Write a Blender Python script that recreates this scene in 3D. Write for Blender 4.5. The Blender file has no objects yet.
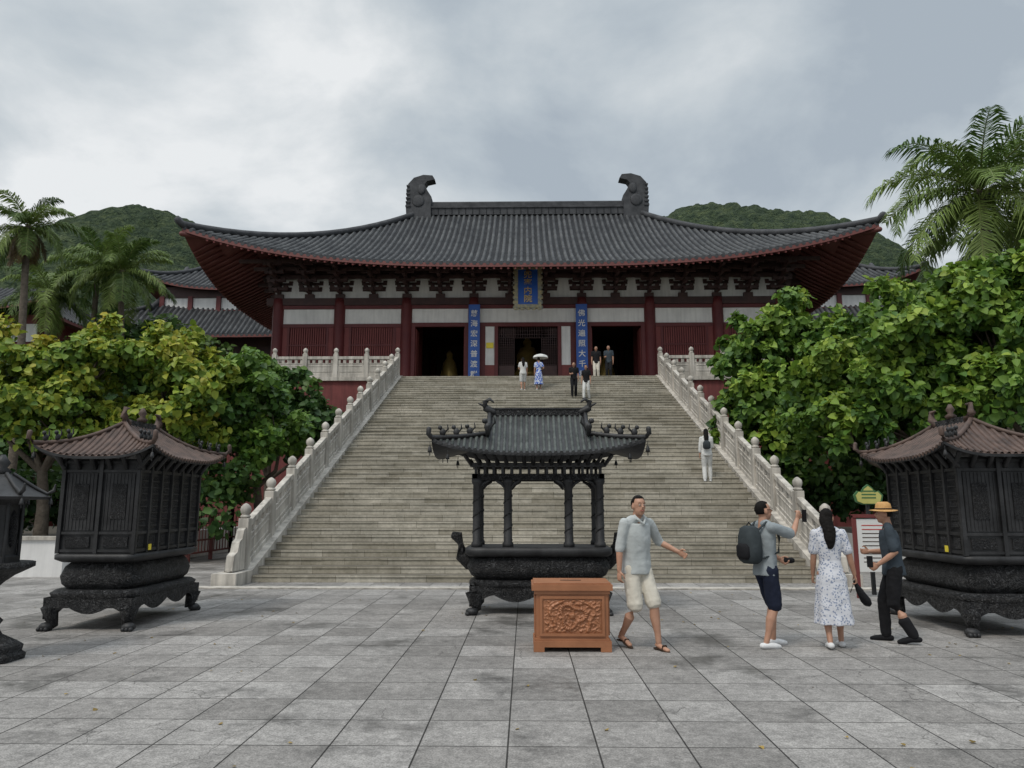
import bpy, math, random
import numpy as np
from mathutils import Vector, Matrix, noise
random.seed(7); np.random.seed(7)
R=math.radians
scene=bpy.context.scene
COL=scene.collection

# ---------------------------------------------------------------- materials
M={}
def newmat(name):
    m=bpy.data.materials.new(name); m.use_nodes=True
    nt=m.node_tree; b=nt.nodes['Principled BSDF']
    return m,nt,b
def N(nt,t,**k):
    n=nt.nodes.new(t)
    for a,v in k.items():
        if a in n.inputs: n.inputs[a].default_value=v
        else: setattr(n,a,v)
    return n
def ramp(nt,stops):
    n=nt.nodes.new('ShaderNodeValToRGB'); e=n.color_ramp.elements
    while len(e)<len(stops): e.new(.5)
    for i,(p,c) in enumerate(stops):
        e[i].position=p; e[i].color=(*c,1)
    return n
def pm(name,c1,c2,scale=3,rough=.7,bump=.2,metal=0,bscale=None,detail=6,bdist=.02,spec=.5,dirt=0):
    m,nt,b=newmat(name)
    tc=N(nt,'ShaderNodeTexCoord')
    n=N(nt,'ShaderNodeTexNoise'); n.inputs['Scale'].default_value=scale; n.inputs['Detail'].default_value=detail
    n.inputs['Roughness'].default_value=.65
    nt.links.new(tc.outputs['Object'],n.inputs['Vector'])
    r=ramp(nt,[(.3,c1),(.7,c2)])
    nt.links.new(n.outputs['Fac'],r.inputs['Fac'])
    col=r.outputs['Color']
    if dirt:   # vertical weather streaks
        mp=N(nt,'ShaderNodeMapping'); mp.inputs['Scale'].default_value=(7,7,.7); nt.links.new(tc.outputs['Object'],mp.inputs[0])
        n3=N(nt,'ShaderNodeTexNoise'); n3.inputs['Scale'].default_value=1; n3.inputs['Detail'].default_value=6; nt.links.new(mp.outputs[0],n3.inputs['Vector'])
        r3=ramp(nt,[(.35,(1-dirt,)*3),(.6,(1,1,1))]); nt.links.new(n3.outputs['Fac'],r3.inputs['Fac'])
        mx=N(nt,'ShaderNodeMix',data_type='RGBA',blend_type='MULTIPLY'); mx.inputs[0].default_value=1
        nt.links.new(col,mx.inputs[6]); nt.links.new(r3.outputs['Color'],mx.inputs[7]); col=mx.outputs[2]
    nt.links.new(col,b.inputs['Base Color'])
    b.inputs['Roughness'].default_value=rough; b.inputs['Metallic'].default_value=metal
    b.inputs['Specular IOR Level'].default_value=spec
    if bump:
        n2=N(nt,'ShaderNodeTexNoise'); n2.inputs['Scale'].default_value=bscale or scale*8; n2.inputs['Detail'].default_value=5
        nt.links.new(tc.outputs['Object'],n2.inputs['Vector'])
        bp=N(nt,'ShaderNodeBump'); bp.inputs['Strength'].default_value=bump; bp.inputs['Distance'].default_value=bdist
        nt.links.new(n2.outputs['Fac'],bp.inputs['Height']); nt.links.new(bp.outputs['Normal'],b.inputs['Normal'])
    return m
def ornate(name,c1,c2,scale,rough=.55,metal=.3,strength=1.0):
    m,nt,b=newmat(name)
    tc=N(nt,'ShaderNodeTexCoord')
    ns=N(nt,'ShaderNodeTexNoise'); ns.inputs['Scale'].default_value=scale*.35; ns.inputs['Distortion'].default_value=2.5
    nt.links.new(tc.outputs['Object'],ns.inputs['Vector'])
    v=N(nt,'ShaderNodeTexVoronoi'); v.inputs['Scale'].default_value=scale
    mx=N(nt,'ShaderNodeMix',data_type='VECTOR'); mx.inputs[0].default_value=.25
    nt.links.new(tc.outputs['Object'],mx.inputs[4]); nt.links.new(ns.outputs['Color'],mx.inputs[5])
    nt.links.new(mx.outputs[1],v.inputs['Vector'])
    r=ramp(nt,[(.15,c2),(.6,c1)])
    nt.links.new(v.outputs['Distance'],r.inputs['Fac'])
    nt.links.new(r.outputs['Color'],b.inputs['Base Color'])
    bp=N(nt,'ShaderNodeBump'); bp.inputs['Strength'].default_value=strength; bp.inputs['Distance'].default_value=.03; bp.invert=True
    nt.links.new(v.outputs['Distance'],bp.inputs['Height']); nt.links.new(bp.outputs['Normal'],b.inputs['Normal'])
    b.inputs['Roughness'].default_value=rough; b.inputs['Metallic'].default_value=metal
    return m
def flat(name,c,rough=.6,metal=0):
    m,nt,b=newmat(name); b.inputs['Base Color'].default_value=(*c,1); b.inputs['Roughness'].default_value=rough; b.inputs['Metallic'].default_value=metal
    return m

M['tile']=pm('roof_tile',(.026,.028,.032),(.105,.108,.11),1.1,.8,.7,bscale=7,bdist=.03,detail=10,spec=.25)
M['gap']=pm('shaded_roof_channel',(.010,.011,.013),(.03,.031,.034),1.5,.85,.5,bscale=7,spec=.2)  # darker than the rolls: shadow between them put into the colour
M['ridge']=pm('ridge_tile',(.03,.032,.036),(.08,.082,.088),2,.75,.4,spec=.3)
M['red']=pm('red_lacquer',(.085,.018,.020),(.125,.028,.028),1.2,.5,.15,spec=.3)
M['redpanel']=pm('red_panel',(.14,.034,.034),(.19,.05,.046),1.2,.6,.15,spec=.3)
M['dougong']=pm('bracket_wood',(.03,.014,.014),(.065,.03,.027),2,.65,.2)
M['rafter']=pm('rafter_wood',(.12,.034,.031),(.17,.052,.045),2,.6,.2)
M['plaster']=pm('white_plaster',(.62,.61,.6),(.78,.77,.75),.8,.8,.1,dirt=.12)
M['stone']=pm('pale_stone',(.37,.34,.295),(.60,.56,.50),1.4,.75,.35,bscale=25,bdist=.01,dirt=.4)
M['wallred']=pm('red_wall',(.13,.03,.03),(.22,.058,.052),.8,.8,.2,dirt=.3)
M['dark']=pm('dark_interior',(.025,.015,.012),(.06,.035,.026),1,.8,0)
M['iron']=pm('cast_iron',(.012,.012,.013),(.046,.046,.048),4,.55,.5,metal=.2,bscale=40,bdist=.006,dirt=.4)
M['ironorn']=ornate('carved_iron',(.010,.010,.011),(.09,.09,.092),24)
M['ironroof']=pm('iron_roof_rust',(.04,.026,.021),(.13,.082,.064),6,.65,.5,metal=.1,bscale=50,bdist=.006)
M['patina']=pm('patina_roof',(.032,.038,.036),(.115,.128,.12),6,.65,.5,metal=.1,bscale=50,bdist=.006,spec=.3)
M['blue']=pm('blue_board',(.015,.07,.30),(.02,.10,.40),2,.45,.1)
M['gold']=pm('gold_leaf',(.55,.38,.10),(.7,.5,.18),5,.4,.1,metal=.5)
M['bark']=pm('bark',(.07,.055,.042),(.16,.13,.10),5,.9,.8,bscale=14,bdist=.04)
M['yellowtag']=flat('yellow_tag',(.75,.6,.05))

def mulchain(nt,col,outs):
    for o in outs:
        mx=N(nt,'ShaderNodeMix',data_type='RGBA',blend_type='MULTIPLY'); mx.inputs[0].default_value=1
        nt.links.new(col,mx.inputs[6]); nt.links.new(o,mx.inputs[7]); col=mx.outputs[2]
    return col
def stair_mat():
    m,nt,b=newmat('stair_stone')
    tc=N(nt,'ShaderNodeTexCoord'); sp=N(nt,'ShaderNodeSeparateXYZ'); cb=N(nt,'ShaderNodeCombineXYZ')
    nt.links.new(tc.outputs['Object'],sp.inputs[0])
    nt.links.new(sp.outputs['X'],cb.inputs['X']); nt.links.new(sp.outputs['Z'],cb.inputs['Y'])
    br=N(nt,'ShaderNodeTexBrick'); br.offset=.37; br.inputs['Scale'].default_value=1
    br.inputs['Brick Width'].default_value=.95; br.inputs['Row Height'].default_value=.15; br.inputs['Mortar Size'].default_value=.005
    br.inputs['Color1'].default_value=(.40,.365,.295,1); br.inputs['Color2'].default_value=(.58,.54,.46,1); br.inputs['Mortar'].default_value=(.18,.16,.13,1)
    nt.links.new(cb.outputs[0],br.inputs['Vector'])
    outs=[]
    for sc,a,bb,p0,p1 in((.55,.66,1.06,.3,.65),(14,.72,1.12,.3,.7),(2.6,.76,1.05,.3,.6)):
        n=N(nt,'ShaderNodeTexNoise'); n.inputs['Scale'].default_value=sc; n.inputs['Detail'].default_value=8; n.inputs['Roughness'].default_value=.7
        nt.links.new(tc.outputs['Object'],n.inputs['Vector'])
        r=ramp(nt,[(p0,(a,a,a*.98)),(p1,(bb,bb,bb))]); nt.links.new(n.outputs['Fac'],r.inputs['Fac']); outs.append(r.outputs['Color'])
        if sc==14: nn=n
    nt.links.new(mulchain(nt,br.outputs['Color'],outs),b.inputs['Base Color']); b.inputs['Roughness'].default_value=.8
    b.inputs['Specular IOR Level'].default_value=.25
    bp=N(nt,'ShaderNodeBump'); bp.inputs['Strength'].default_value=.4; bp.inputs['Distance'].default_value=.01
    nt.links.new(nn.outputs['Fac'],bp.inputs['Height']); nt.links.new(bp.outputs['Normal'],b.inputs['Normal'])
    return m
M['stair']=stair_mat()

def paving_mat():
    m,nt,b=newmat('granite_paving')
    L=nt.links
    tc=N(nt,'ShaderNodeTexCoord'); mp=N(nt,'ShaderNodeMapping'); mp.inputs['Location'].default_value=(.30,.12,0)
    L.new(tc.outputs['Object'],mp.inputs['Vector'])
    br=N(nt,'ShaderNodeTexBrick'); br.offset=0; br.inputs['Scale'].default_value=1
    br.inputs['Brick Width'].default_value=.6; br.inputs['Row Height'].default_value=.6; br.inputs['Mortar Size'].default_value=.007
    br.inputs['Mortar Smooth'].default_value=.3
    br.inputs['Color1'].default_value=(.25,.235,.22,1); br.inputs['Color2'].default_value=(.40,.38,.36,1); br.inputs['Mortar'].default_value=(.045,.042,.038,1)
    L.new(mp.outputs[0],br.inputs['Vector'])
    def nz(sc,det,rg,a,bb,p0=.3,p1=.7):
        n=N(nt,'ShaderNodeTexNoise'); n.inputs['Scale'].default_value=sc; n.inputs['Detail'].default_value=det; n.inputs['Roughness'].default_value=rg
        L.new(tc.outputs['Object'],n.inputs['Vector'])
        r=ramp(nt,[(p0,(a,a,a)),(p1,(bb,bb,bb))]); L.new(n.outputs['Fac'],r.inputs['Fac']); return n,r
    n1,r1=nz(.35,8,.6,.72,1.08)
    n2,r2=nz(80,3,.75,.5,1.4)
    n4,r4=nz(3.5,8,.75,.66,1.16)
    n5,r5=nz(.8,6,.65,.5,1,.34,.45)     # damp stains
    n6,r6=nz(14,5,.7,.8,1.1)
    col=mulchain(nt,br.outputs['Color'],[r.outputs['Color'] for r in (r1,r2,r4,r5,r6)])
    nd=N(nt,'ShaderNodeTexNoise'); nd.inputs['Scale'].default_value=2.5; nd.inputs['Detail'].default_value=5
    L.new(tc.outputs['Object'],nd.inputs['Vector'])
    mv=N(nt,'ShaderNodeMix',data_type='VECTOR'); mv.inputs[0].default_value=.3
    L.new(tc.outputs['Object'],mv.inputs[4]); L.new(nd.outputs['Color'],mv.inputs[5])
    vo=N(nt,'ShaderNodeTexVoronoi',feature='DISTANCE_TO_EDGE'); vo.inputs['Scale'].default_value=1.7; L.new(mv.outputs[1],vo.inputs['Vector'])
    rc=ramp(nt,[(.0,(1,1,1)),(.008,(0,0,0))]); L.new(vo.outputs['Distance'],rc.inputs['Fac'])
    nm,rm=nz(.45,2,.5,0,1,.52,.58)
    mm=N(nt,'ShaderNodeMath',operation='MULTIPLY'); L.new(rc.outputs['Color'],mm.inputs[0]); L.new(rm.outputs['Color'],mm.inputs[1])
    mk=N(nt,'ShaderNodeMix',data_type='RGBA'); L.new(mm.outputs[0],mk.inputs[0]); L.new(col,mk.inputs[6]); mk.inputs[7].default_value=(.08,.075,.07,1)
    L.new(mk.outputs[2],b.inputs['Base Color'])
    rr=ramp(nt,[(.34,(.4,.4,.4)),(.47,(.72,.72,.72))]); L.new(n5.outputs['Fac'],rr.inputs['Fac']); L.new(rr.outputs['Color'],b.inputs['Roughness'])
    b.inputs['Specular IOR Level'].default_value=.25
    ad=N(nt,'ShaderNodeMath',operation='MULTIPLY_ADD'); L.new(n2.outputs['Fac'],ad.inputs[0]); ad.inputs[1].default_value=.25
    iv=N(nt,'ShaderNodeMath',operation='SUBTRACT'); iv.inputs[0].default_value=1; L.new(br.outputs['Fac'],iv.inputs[1]); L.new(iv.outputs[0],ad.inputs[2])
    bp=N(nt,'ShaderNodeBump'); bp.inputs['Strength'].default_value=.5; bp.inputs['Distance'].default_value=.006
    L.new(ad.outputs[0],bp.inputs['Height']); L.new(bp.outputs['Normal'],b.inputs['Normal'])
    return m
M['paving']=paving_mat()
M['ground']=pm('earth_grass',(.05,.06,.025),(.10,.095,.05),.3,.95,.3,bscale=4)
M['soil']=pm('soil',(.03,.025,.018),(.06,.05,.035),3,.95,.5)

def leaf_mat(name,trans=.25,rough=.5):
    m,nt,b=newmat(name)
    at=N(nt,'ShaderNodeAttribute'); at.attribute_name='Col'
    nt.links.new(at.outputs['Color'],b.inputs['Base Color']); b.inputs['Roughness'].default_value=rough
    b.inputs['Specular IOR Level'].default_value=.3
    tr=N(nt,'ShaderNodeBsdfTranslucent'); nt.links.new(at.outputs['Color'],tr.inputs['Color'])
    ms=N(nt,'ShaderNodeMixShader'); ms.inputs[0].default_value=trans
    out=nt.nodes['Material Output']
    nt.links.new(b.outputs[0],ms.inputs[1]); nt.links.new(tr.outputs[0],ms.inputs[2]); nt.links.new(ms.outputs[0],out.inputs['Surface'])
    return m
M['leaf']=leaf_mat('broad_leaf'); M['palm']=leaf_mat('palm_leaf',.25)

# ---------------------------------------------------------------- mesh builder
class MB:
    def __init__(s): s.v=[];s.f=[];s.m=[];s.s=[];s.mats=[];s.M=Matrix()
    def mi(s,mat):
        if isinstance(mat,str): mat=M[mat]
        if mat not in s.mats: s.mats.append(mat)
        return s.mats.index(mat)
    def add(s,vs,fs,mat,smooth=False):
        o=len(s.v); k=s.mi(mat)
        s.v+= [tuple(s.M@Vector(p)) for p in vs]
        for f in fs: s.f.append([i+o for i in f]); s.m.append(k); s.s.append(smooth)
    def b(s,x0,x1,y0,y1,z0,z1,mat):
        s.add([(x0,y0,z0),(x1,y0,z0),(x1,y1,z0),(x0,y1,z0),(x0,y0,z1),(x1,y0,z1),(x1,y1,z1),(x0,y1,z1)],
          [(0,3,2,1),(4,5,6,7),(0,1,5,4),(1,2,6,5),(2,3,7,6),(3,0,4,7)],mat)
    def c(s,x,y,z,sx,sy,sz,mat): s.b(x-sx/2,x+sx/2,y-sy/2,y+sy/2,z-sz/2,z+sz/2,mat)
    def prism(s,a,b_,w,h0,h1,mat):
        a=Vector(a);b_=Vector(b_); d=(b_-a); d.z=0; d.normalize(); n=Vector((-d.y,d.x,0))*w/2
        vs=[]
        for p in (a,b_):
            for sg in(-1,1):
                for h in (h0,h1): q=p+n*sg; vs.append((q.x,q.y,q.z+h))
        s.add(vs,[(0,2,3,1),(4,5,7,6),(0,1,5,4),(2,6,7,3),(1,3,7,5),(0,4,6,2)],mat)
    def tube(s,pts,rads,mat,n=8,smooth=True,flatk=1.0,up=None,caps=True):
        pts=[Vector(p) for p in pts]; vs=[];fs=[]
        if not hasattr(rads,'__len__'): rads=[rads]*len(pts)
        P=[];RR=[]
        if caps:
            d=(pts[1]-pts[0]).normalized(); r=rads[0]
            P+=[pts[0]-d*r*.9,pts[0]-d*r*.6]; RR+=[r*.3,r*.8]
            P+=pts;RR+=list(rads)
            d=(pts[-1]-pts[-2]).normalized(); r=rads[-1]
            P+=[pts[-1]+d*r*.6,pts[-1]+d*r*.9]; RR+=[r*.8,r*.3]
        else: P=pts;RR=list(rads)
        u=Vector(up) if up else None
        for i,p in enumerate(P):
            d=(P[min(i+1,len(P)-1)]-P[max(i-1,0)])
            if d.length<1e-9: d=Vector((0,0,1))
            d.normalize()
            ref=u if u else (Vector((0,0,1)) if abs(d.z)<.9 else Vector((0,1,0)))
            sd=d.cross(ref)
            if sd.length<1e-4: sd=d.cross(Vector((1,0,0)))
            sd.normalize(); w=sd.cross(d).normalized()
            for k in range(n):
                a=2*math.pi*k/n; vs.append(p+sd*math.cos(a)*RR[i]+w*math.sin(a)*RR[i]*flatk)
        for i in range(len(P)-1):
            for k in range(n):
                k2=(k+1)%n; fs.append((i*n+k,i*n+k2,(i+1)*n+k2,(i+1)*n+k))
        fs.append(tuple(range(n))[::-1]); fs.append(tuple((len(P)-1)*n+k for k in range(n)))
        s.add(vs,fs,mat,smooth)
    def rings(s,rr,mat,n=24,smooth=True,e=2.0,caps=True):
        vs=[];fs=[]
        for (cx,cy,cz,rx,ry) in rr:
            for k in range(n):
                a=2*math.pi*(k+.5)/n; c_,s_=math.cos(a),math.sin(a)
                vs.append((cx+rx*math.copysign(abs(c_)**(2/e),c_),cy+ry*math.copysign(abs(s_)**(2/e),s_),cz))
        for i in range(len(rr)-1):
            for k in range(n):
                k2=(k+1)%n; fs.append((i*n+k,i*n+k2,(i+1)*n+k2,(i+1)*n+k))
        if caps: fs.append(tuple(range(n))[::-1]); fs.append(tuple((len(rr)-1)*n+k for k in range(n)))
        s.add(vs,fs,mat,smooth)
    def lathe(s,prof,cx,cy,mat,n=12,smooth=True): s.rings([(cx,cy,z,r,r) for r,z in prof],mat,n,smooth)
    def ell(s,c,r,mat,n=12,rot=None):
        vs=[];fs=[];c=Vector(c); m=n//2
        for i in range(m+1):
            t=math.pi*i/m
            for k in range(n):
                a=2*math.pi*k/n
                q=Vector((r[0]*math.sin(t)*math.cos(a),r[1]*math.sin(t)*math.sin(a),r[2]*math.cos(t)))
                if rot: q=rot@q
                vs.append(c+q)
        for i in range(m):
            for k in range(n):
                k2=(k+1)%n; fs.append((i*n+k,(i+1)*n+k,(i+1)*n+k2,i*n+k2))
        s.add(vs,fs,mat,True)
    def obj(s,name,parent=None,bevel=0,remesh=0,smooth_it=0,disp=0,dscale=.1):
        me=bpy.data.meshes.new(name); me.from_pydata(s.v,[],s.f)
        for m in s.mats: me.materials.append(m)
        me.polygons.foreach_set('material_index',s.m); me.polygons.foreach_set('use_smooth',s.s); me.update()
        o=bpy.data.objects.new(name,me); COL.objects.link(o)
        if parent: o.parent=parent
        if bevel:
            bm=o.modifiers.new('b','BEVEL'); bm.width=bevel; bm.segments=2; bm.limit_method='ANGLE'; bm.angle_limit=R(40)
        if remesh:
            r=o.modifiers.new('r','REMESH'); r.mode='VOXEL'; r.voxel_size=remesh; r.use_smooth_shade=True
        if smooth_it:
            q=o.modifiers.new('s','SMOOTH'); q.iterations=smooth_it; q.factor=.5
        if disp:
            t=bpy.data.textures.new('folds','CLOUDS'); t.noise_scale=dscale; t.noise_depth=1
            d=o.modifiers.new('d','DISPLACE'); d.texture=t; d.strength=disp; d.mid_level=.5
        return o
def empty(name,loc=(0,0,0)):
    e=bpy.data.objects.new(name,None); e.location=loc; COL.objects.link(e); e.empty_display_size=.2; return e

# ---------------------------------------------------------------- chinese roof
def roof(mb,cx,cy,z0,W,Rg,D,H,rise,a=.7,pcut=1.0,sp=.3,r=.07,mt='tile',mr='ridge',mg=None,thick=.18,mu='rafter',hipr=.16,np_=16,backrolls=False,curl=0):
    mg=mg or mt
    def wid(p): return W-(W-Rg)*min(p/pcut,1)
    def rz(p,rel): return z0+H*(a*p+(1-a)*p*p)+rise*abs(rel)**3*(1-p)**2
    nx=40
    for sg in (-1,1):
        vs=[];fs=[]
        for i in range(np_+1):
            p=i/np_
            for j in range(nx+1):
                rel=-1+2*j/nx; vs.append((cx+rel*wid(p),cy+sg*D*(1-p),rz(p,rel)))
        for i in range(np_):
            for j in range(nx):
                q=(i*(nx+1)+j,i*(nx+1)+j+1,(i+1)*(nx+1)+j+1,(i+1)*(nx+1)+j); fs.append(q if sg<0 else q[::-1])
        mb.add(vs,fs,mg,True)
        mb.add([(x,y,z-thick) for x,y,z in vs[:(nx+1)*(np_*6//10+1)]],[f[::-1] for f in fs[:nx*(np_*6//10)]],mu,True)
        e=vs[:nx+1]; mb.add(e+[(x,y,z-thick) for x,y,z in e],[(j,j+1,nx+2+j,nx+1+j) for j in range(nx)],mu,False)
        n=int(W/sp)
        for k in range(-n,n+1):
            x=k*sp
            if abs(x)>W-sp*.3: continue
            pm_=1.0 if abs(x)<=Rg else pcut*(W-abs(x))/(W-Rg)
            if sg>0 and not backrolls: continue
            ns=max(2,int(np_*pm_)); vv=[];ff=[]; jx=random.uniform(-.04,.04)*sp
            for i in range(ns+1):
                p=pm_*i/ns; z=rz(p,x/wid(p)); y=cy+sg*D*(1-p)-(.05*r if i==0 else 0); r2=r*(1.0 if i%2 else .86)*random.uniform(.93,1.07)
                for t in range(5):
                    an=math.pi*t/4; vv.append((cx+x+jx+r2*math.cos(an),y,z-.004+r2*1.25*math.sin(an)))
            for i in range(ns):
                for t in range(4): ff.append((i*5+t,i*5+t+1,(i+1)*5+t+1,(i+1)*5+t))
            ff.append((0,1,2,3,4))
            mb.add(vv,ff,mt,True)
            z=rz(0,x/W); y=cy+sg*(D+.01); 
            mb.add([(cx+x+r*1.05*math.cos(q*math.pi/4),y,z+.02*r+r*1.05*math.sin(q*math.pi/4)) for q in range(8)],[tuple(range(8))],mr)
    for sg in (-1,1):
        vs=[];fs=[];n2=20; nn=max(3,int(np_*pcut))
        for i in range(nn+1):
            p=pcut*i/nn
            for j in range(n2+1):
                rel=-1+2*j/n2; vs.append((cx+sg*wid(p),cy+rel*D*(1-p),rz(p,rel)))
        for i in range(nn):
            for j in range(n2):
                q=(i*(n2+1)+j,i*(n2+1)+j+1,(i+1)*(n2+1)+j+1,(i+1)*(n2+1)+j); fs.append(q if sg>0 else q[::-1])
        mb.add(vs,fs,mg,True)
        mb.add([(x,y,z-thick) for x,y,z in vs[:(n2+1)*(nn*6//10+1)]],[f[::-1] for f in fs[:n2*(nn*6//10)]],mu,True)
        e=vs[:n2+1]; mb.add(e+[(x,y,z-thick) for x,y,z in e],[(j,j+1,n2+2+j,n2+1+j) for j in range(n2)],mu,False)
        n=int(D/sp)
        for k in range(-n,n+1):
            y0=k*sp
            if abs(y0)>D-sp*.3: continue
            pmx=min(pcut,1-abs(y0)/D); ns=max(2,int(np_*pmx)); vv=[];ff=[]
            for i in range(ns+1):
                p=pmx*i/ns; z=rz(p,y0/(D*(1-p)) if p<.999 else 1); x=cx+sg*wid(p)
                for t in range(5):
                    an=math.pi*t/4; vv.append((x,cy+y0+r*math.cos(an),z+r*1.1*math.sin(an)))
            for i in range(ns):
                for t in range(4): ff.append((i*5+t,i*5+t+1,(i+1)*5+t+1,(i+1)*5+t))
            mb.add(vv,ff,mt,True)
        if pcut<1:
            g=[(cx+sg*Rg*.97,cy-D*(1-p),rz(p,1)) for p in [pcut,.8,1]]+[(cx+sg*Rg*.97,cy+D*(1-p),rz(p,1)) for p in [.8,pcut]]
            mb.add(g,[tuple(range(5))],mu)
        for sy in (-1,1):
            pts=[(cx+sg*wid(p),cy+sy*D*(1-p),rz(p,1)+hipr*.8) for p in [pcut*i/14 for i in range(15)]]
            if curl:
                x,y,z=pts[0]; pts=[(x+sg*curl*.3,y+sy*curl*.3,z+curl),(x+sg*curl*.35,y+sy*curl*.35,z+curl*.4)]+pts
            else:
                x,y,z=pts[0]; pts=[(x+sg*hipr*.8,y+sy*hipr*.8,z+hipr*.9)]+pts
            mb.tube(pts,hipr,mr,6)
            if pcut<1:
                pts=[(cx+sg*Rg,cy+sy*D*(1-p),rz(p,1)+hipr) for p in [1-(1-pcut*.75)*i/8 for i in range(9)]]
                x,y,z=pts[-1]; pts+= [(x,y+sy*hipr*2,z+hipr*.6),(x,y+sy*hipr*3,z+hipr*3)]
                mb.tube(pts,hipr,mr,6)
    return wid,rz

# ---------------------------------------------------------------- ground & hills
g=MB(); g.b(-900,900,-60,1200,-.5,0,'ground'); g.obj('ground')
g=MB(); g.add([(-30,-8,.004),(30,-8,.004),(30,34,.004),(-30,34,.004)],[(0,1,2,3)],'paving'); g.obj('stone_pavement')

def crownbump(X,Y,cell,seed=1):
    best=np.zeros_like(X); ix=np.floor(X/cell); iy=np.floor(Y/cell)
    def h(a,b,k): 
        v=np.sin(a*127.1+b*311.7+k*74.7+seed)*43758.5453; return v-np.floor(v)
    for dx in(-1,0,1):
        for dy in(-1,0,1):
            a=ix+dx;b_=iy+dy
            cx=(a+h(a,b_,1))*cell; cy=(b_+h(a,b_,2))*cell; rr=cell*(.6+.4*h(a,b_,3))
            d=((X-cx)**2+(Y-cy)**2)/rr**2
            best=np.maximum(best,np.sqrt(np.clip(1-d,0,1))*(.6+.6*h(a,b_,3)))
    return best
def hillmat():
    m,nt,b=newmat('hazy_forest_hill')
    tc=N(nt,'ShaderNodeTexCoord')
    n=N(nt,'ShaderNodeTexNoise'); n.inputs['Scale'].default_value=.3; n.inputs['Detail'].default_value=9; n.inputs['Roughness'].default_value=.75
    nt.links.new(tc.outputs['Object'],n.inputs['Vector'])
    r=ramp(nt,[(.36,(.022,.036,.024)),(.5,(.045,.066,.036)),(.64,(.095,.12,.058))]); nt.links.new(n.outputs['Fac'],r.inputs['Fac'])  # greens greyed towards blue: distance haze painted into the base colour
    nt.links.new(r.outputs['Color'],b.inputs['Base Color']); b.inputs['Roughness'].default_value=.95; b.inputs['Specular IOR Level'].default_value=.1
    n2=N(nt,'ShaderNodeTexNoise'); n2.inputs['Scale'].default_value=.9; n2.inputs['Detail'].default_value=6
    nt.links.new(tc.outputs['Object'],n2.inputs['Vector'])
    bp=N(nt,'ShaderNodeBump'); bp.inputs['Strength'].default_value=1; bp.inputs['Distance'].default_value=3
    nt.links.new(n2.outputs['Fac'],bp.inputs['Height']); nt.links.new(bp.outputs['Normal'],b.inputs['Normal'])
    return m
HM=hillmat()
def hill(name,px,py,pz,sx,sy):
    xs=np.arange(px-150,px+150,1.2); ys=np.arange(py-110,py+30,1.6)
    X,Y=np.meshgrid(xs,ys)
    g_=np.exp(-(np.abs(X-px)/sx)**2.4-((Y-py)**2)/(2*sy*sy))
    Z=pz*g_+2.5*np.sin(X*.045+1)*g_+1.6*np.sin(X*.11)*g_+crownbump(X,Y,5)*3.4+crownbump(X,Y,2.6,5)*2.4-5
    v=np.stack([X,Y,Z],-1).reshape(-1,3); nx=len(xs); ny=len(ys)
    i,j=np.meshgrid(np.arange(ny-1),np.arange(nx-1),indexing='ij'); k=(i*nx+j).ravel()
    f=np.stack([k,k+1,k+nx+1,k+nx],-1)
    me=bpy.data.meshes.new(name); me.from_pydata(v.tolist(),[],f.tolist()); me.materials.append(HM)
    me.polygons.foreach_set('use_smooth',[True]*len(f))
    o=bpy.data.objects.new(name,me); COL.objects.link(o)
hill('hill',-164,300,122,95,80)
hill('hill.001',85,300,125,104,80)

# ---------------------------------------------------------------- staircase and terrace
NS=50; YS=15.9; RU=.364; RI=.15; SW=5.92
YT=YS+NS*RU; ZT=NS*RI
st=MB()
for i in range(NS):
    y=YS+i*RU; z0=i*RI
    jit=random.uniform(-.006,.006)
    st.b(-SW,SW,y+jit,y+RU+.06,z0-.0,z0+RI-.04,'stair')
    xx=-SW
    while xx<SW-.01:
        x2=min(SW,xx+random.uniform(.8,1.5))
        st.b(xx+.003,x2-.003,y-.02+jit+random.uniform(-.006,.006),y+RU+.02,z0+RI-.039,z0+RI+random.uniform(-.003,.003),'stair'); xx=x2
for sx in (-1,1):
    x0,x1=sorted((sx*SW*1.0005,sx*(SW+.5)))
    y0=YS-.9
    st.add([(x0,y0,0),(x1,y0,0),(x1,y0,.25),(x0,y0,.25),(x0,YT,0),(x1,YT,0),(x1,YT,ZT+.1),(x0,YT,ZT+.1),(x0,YS,.25),(x1,YS,.25)],
       [(0,1,2,3),(3,2,9,8),(8,9,6,7),(0,3,8,7,4),(1,5,6,9,2),(4,7,6,5)],'stone')
st.obj('stone_staircase')

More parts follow.
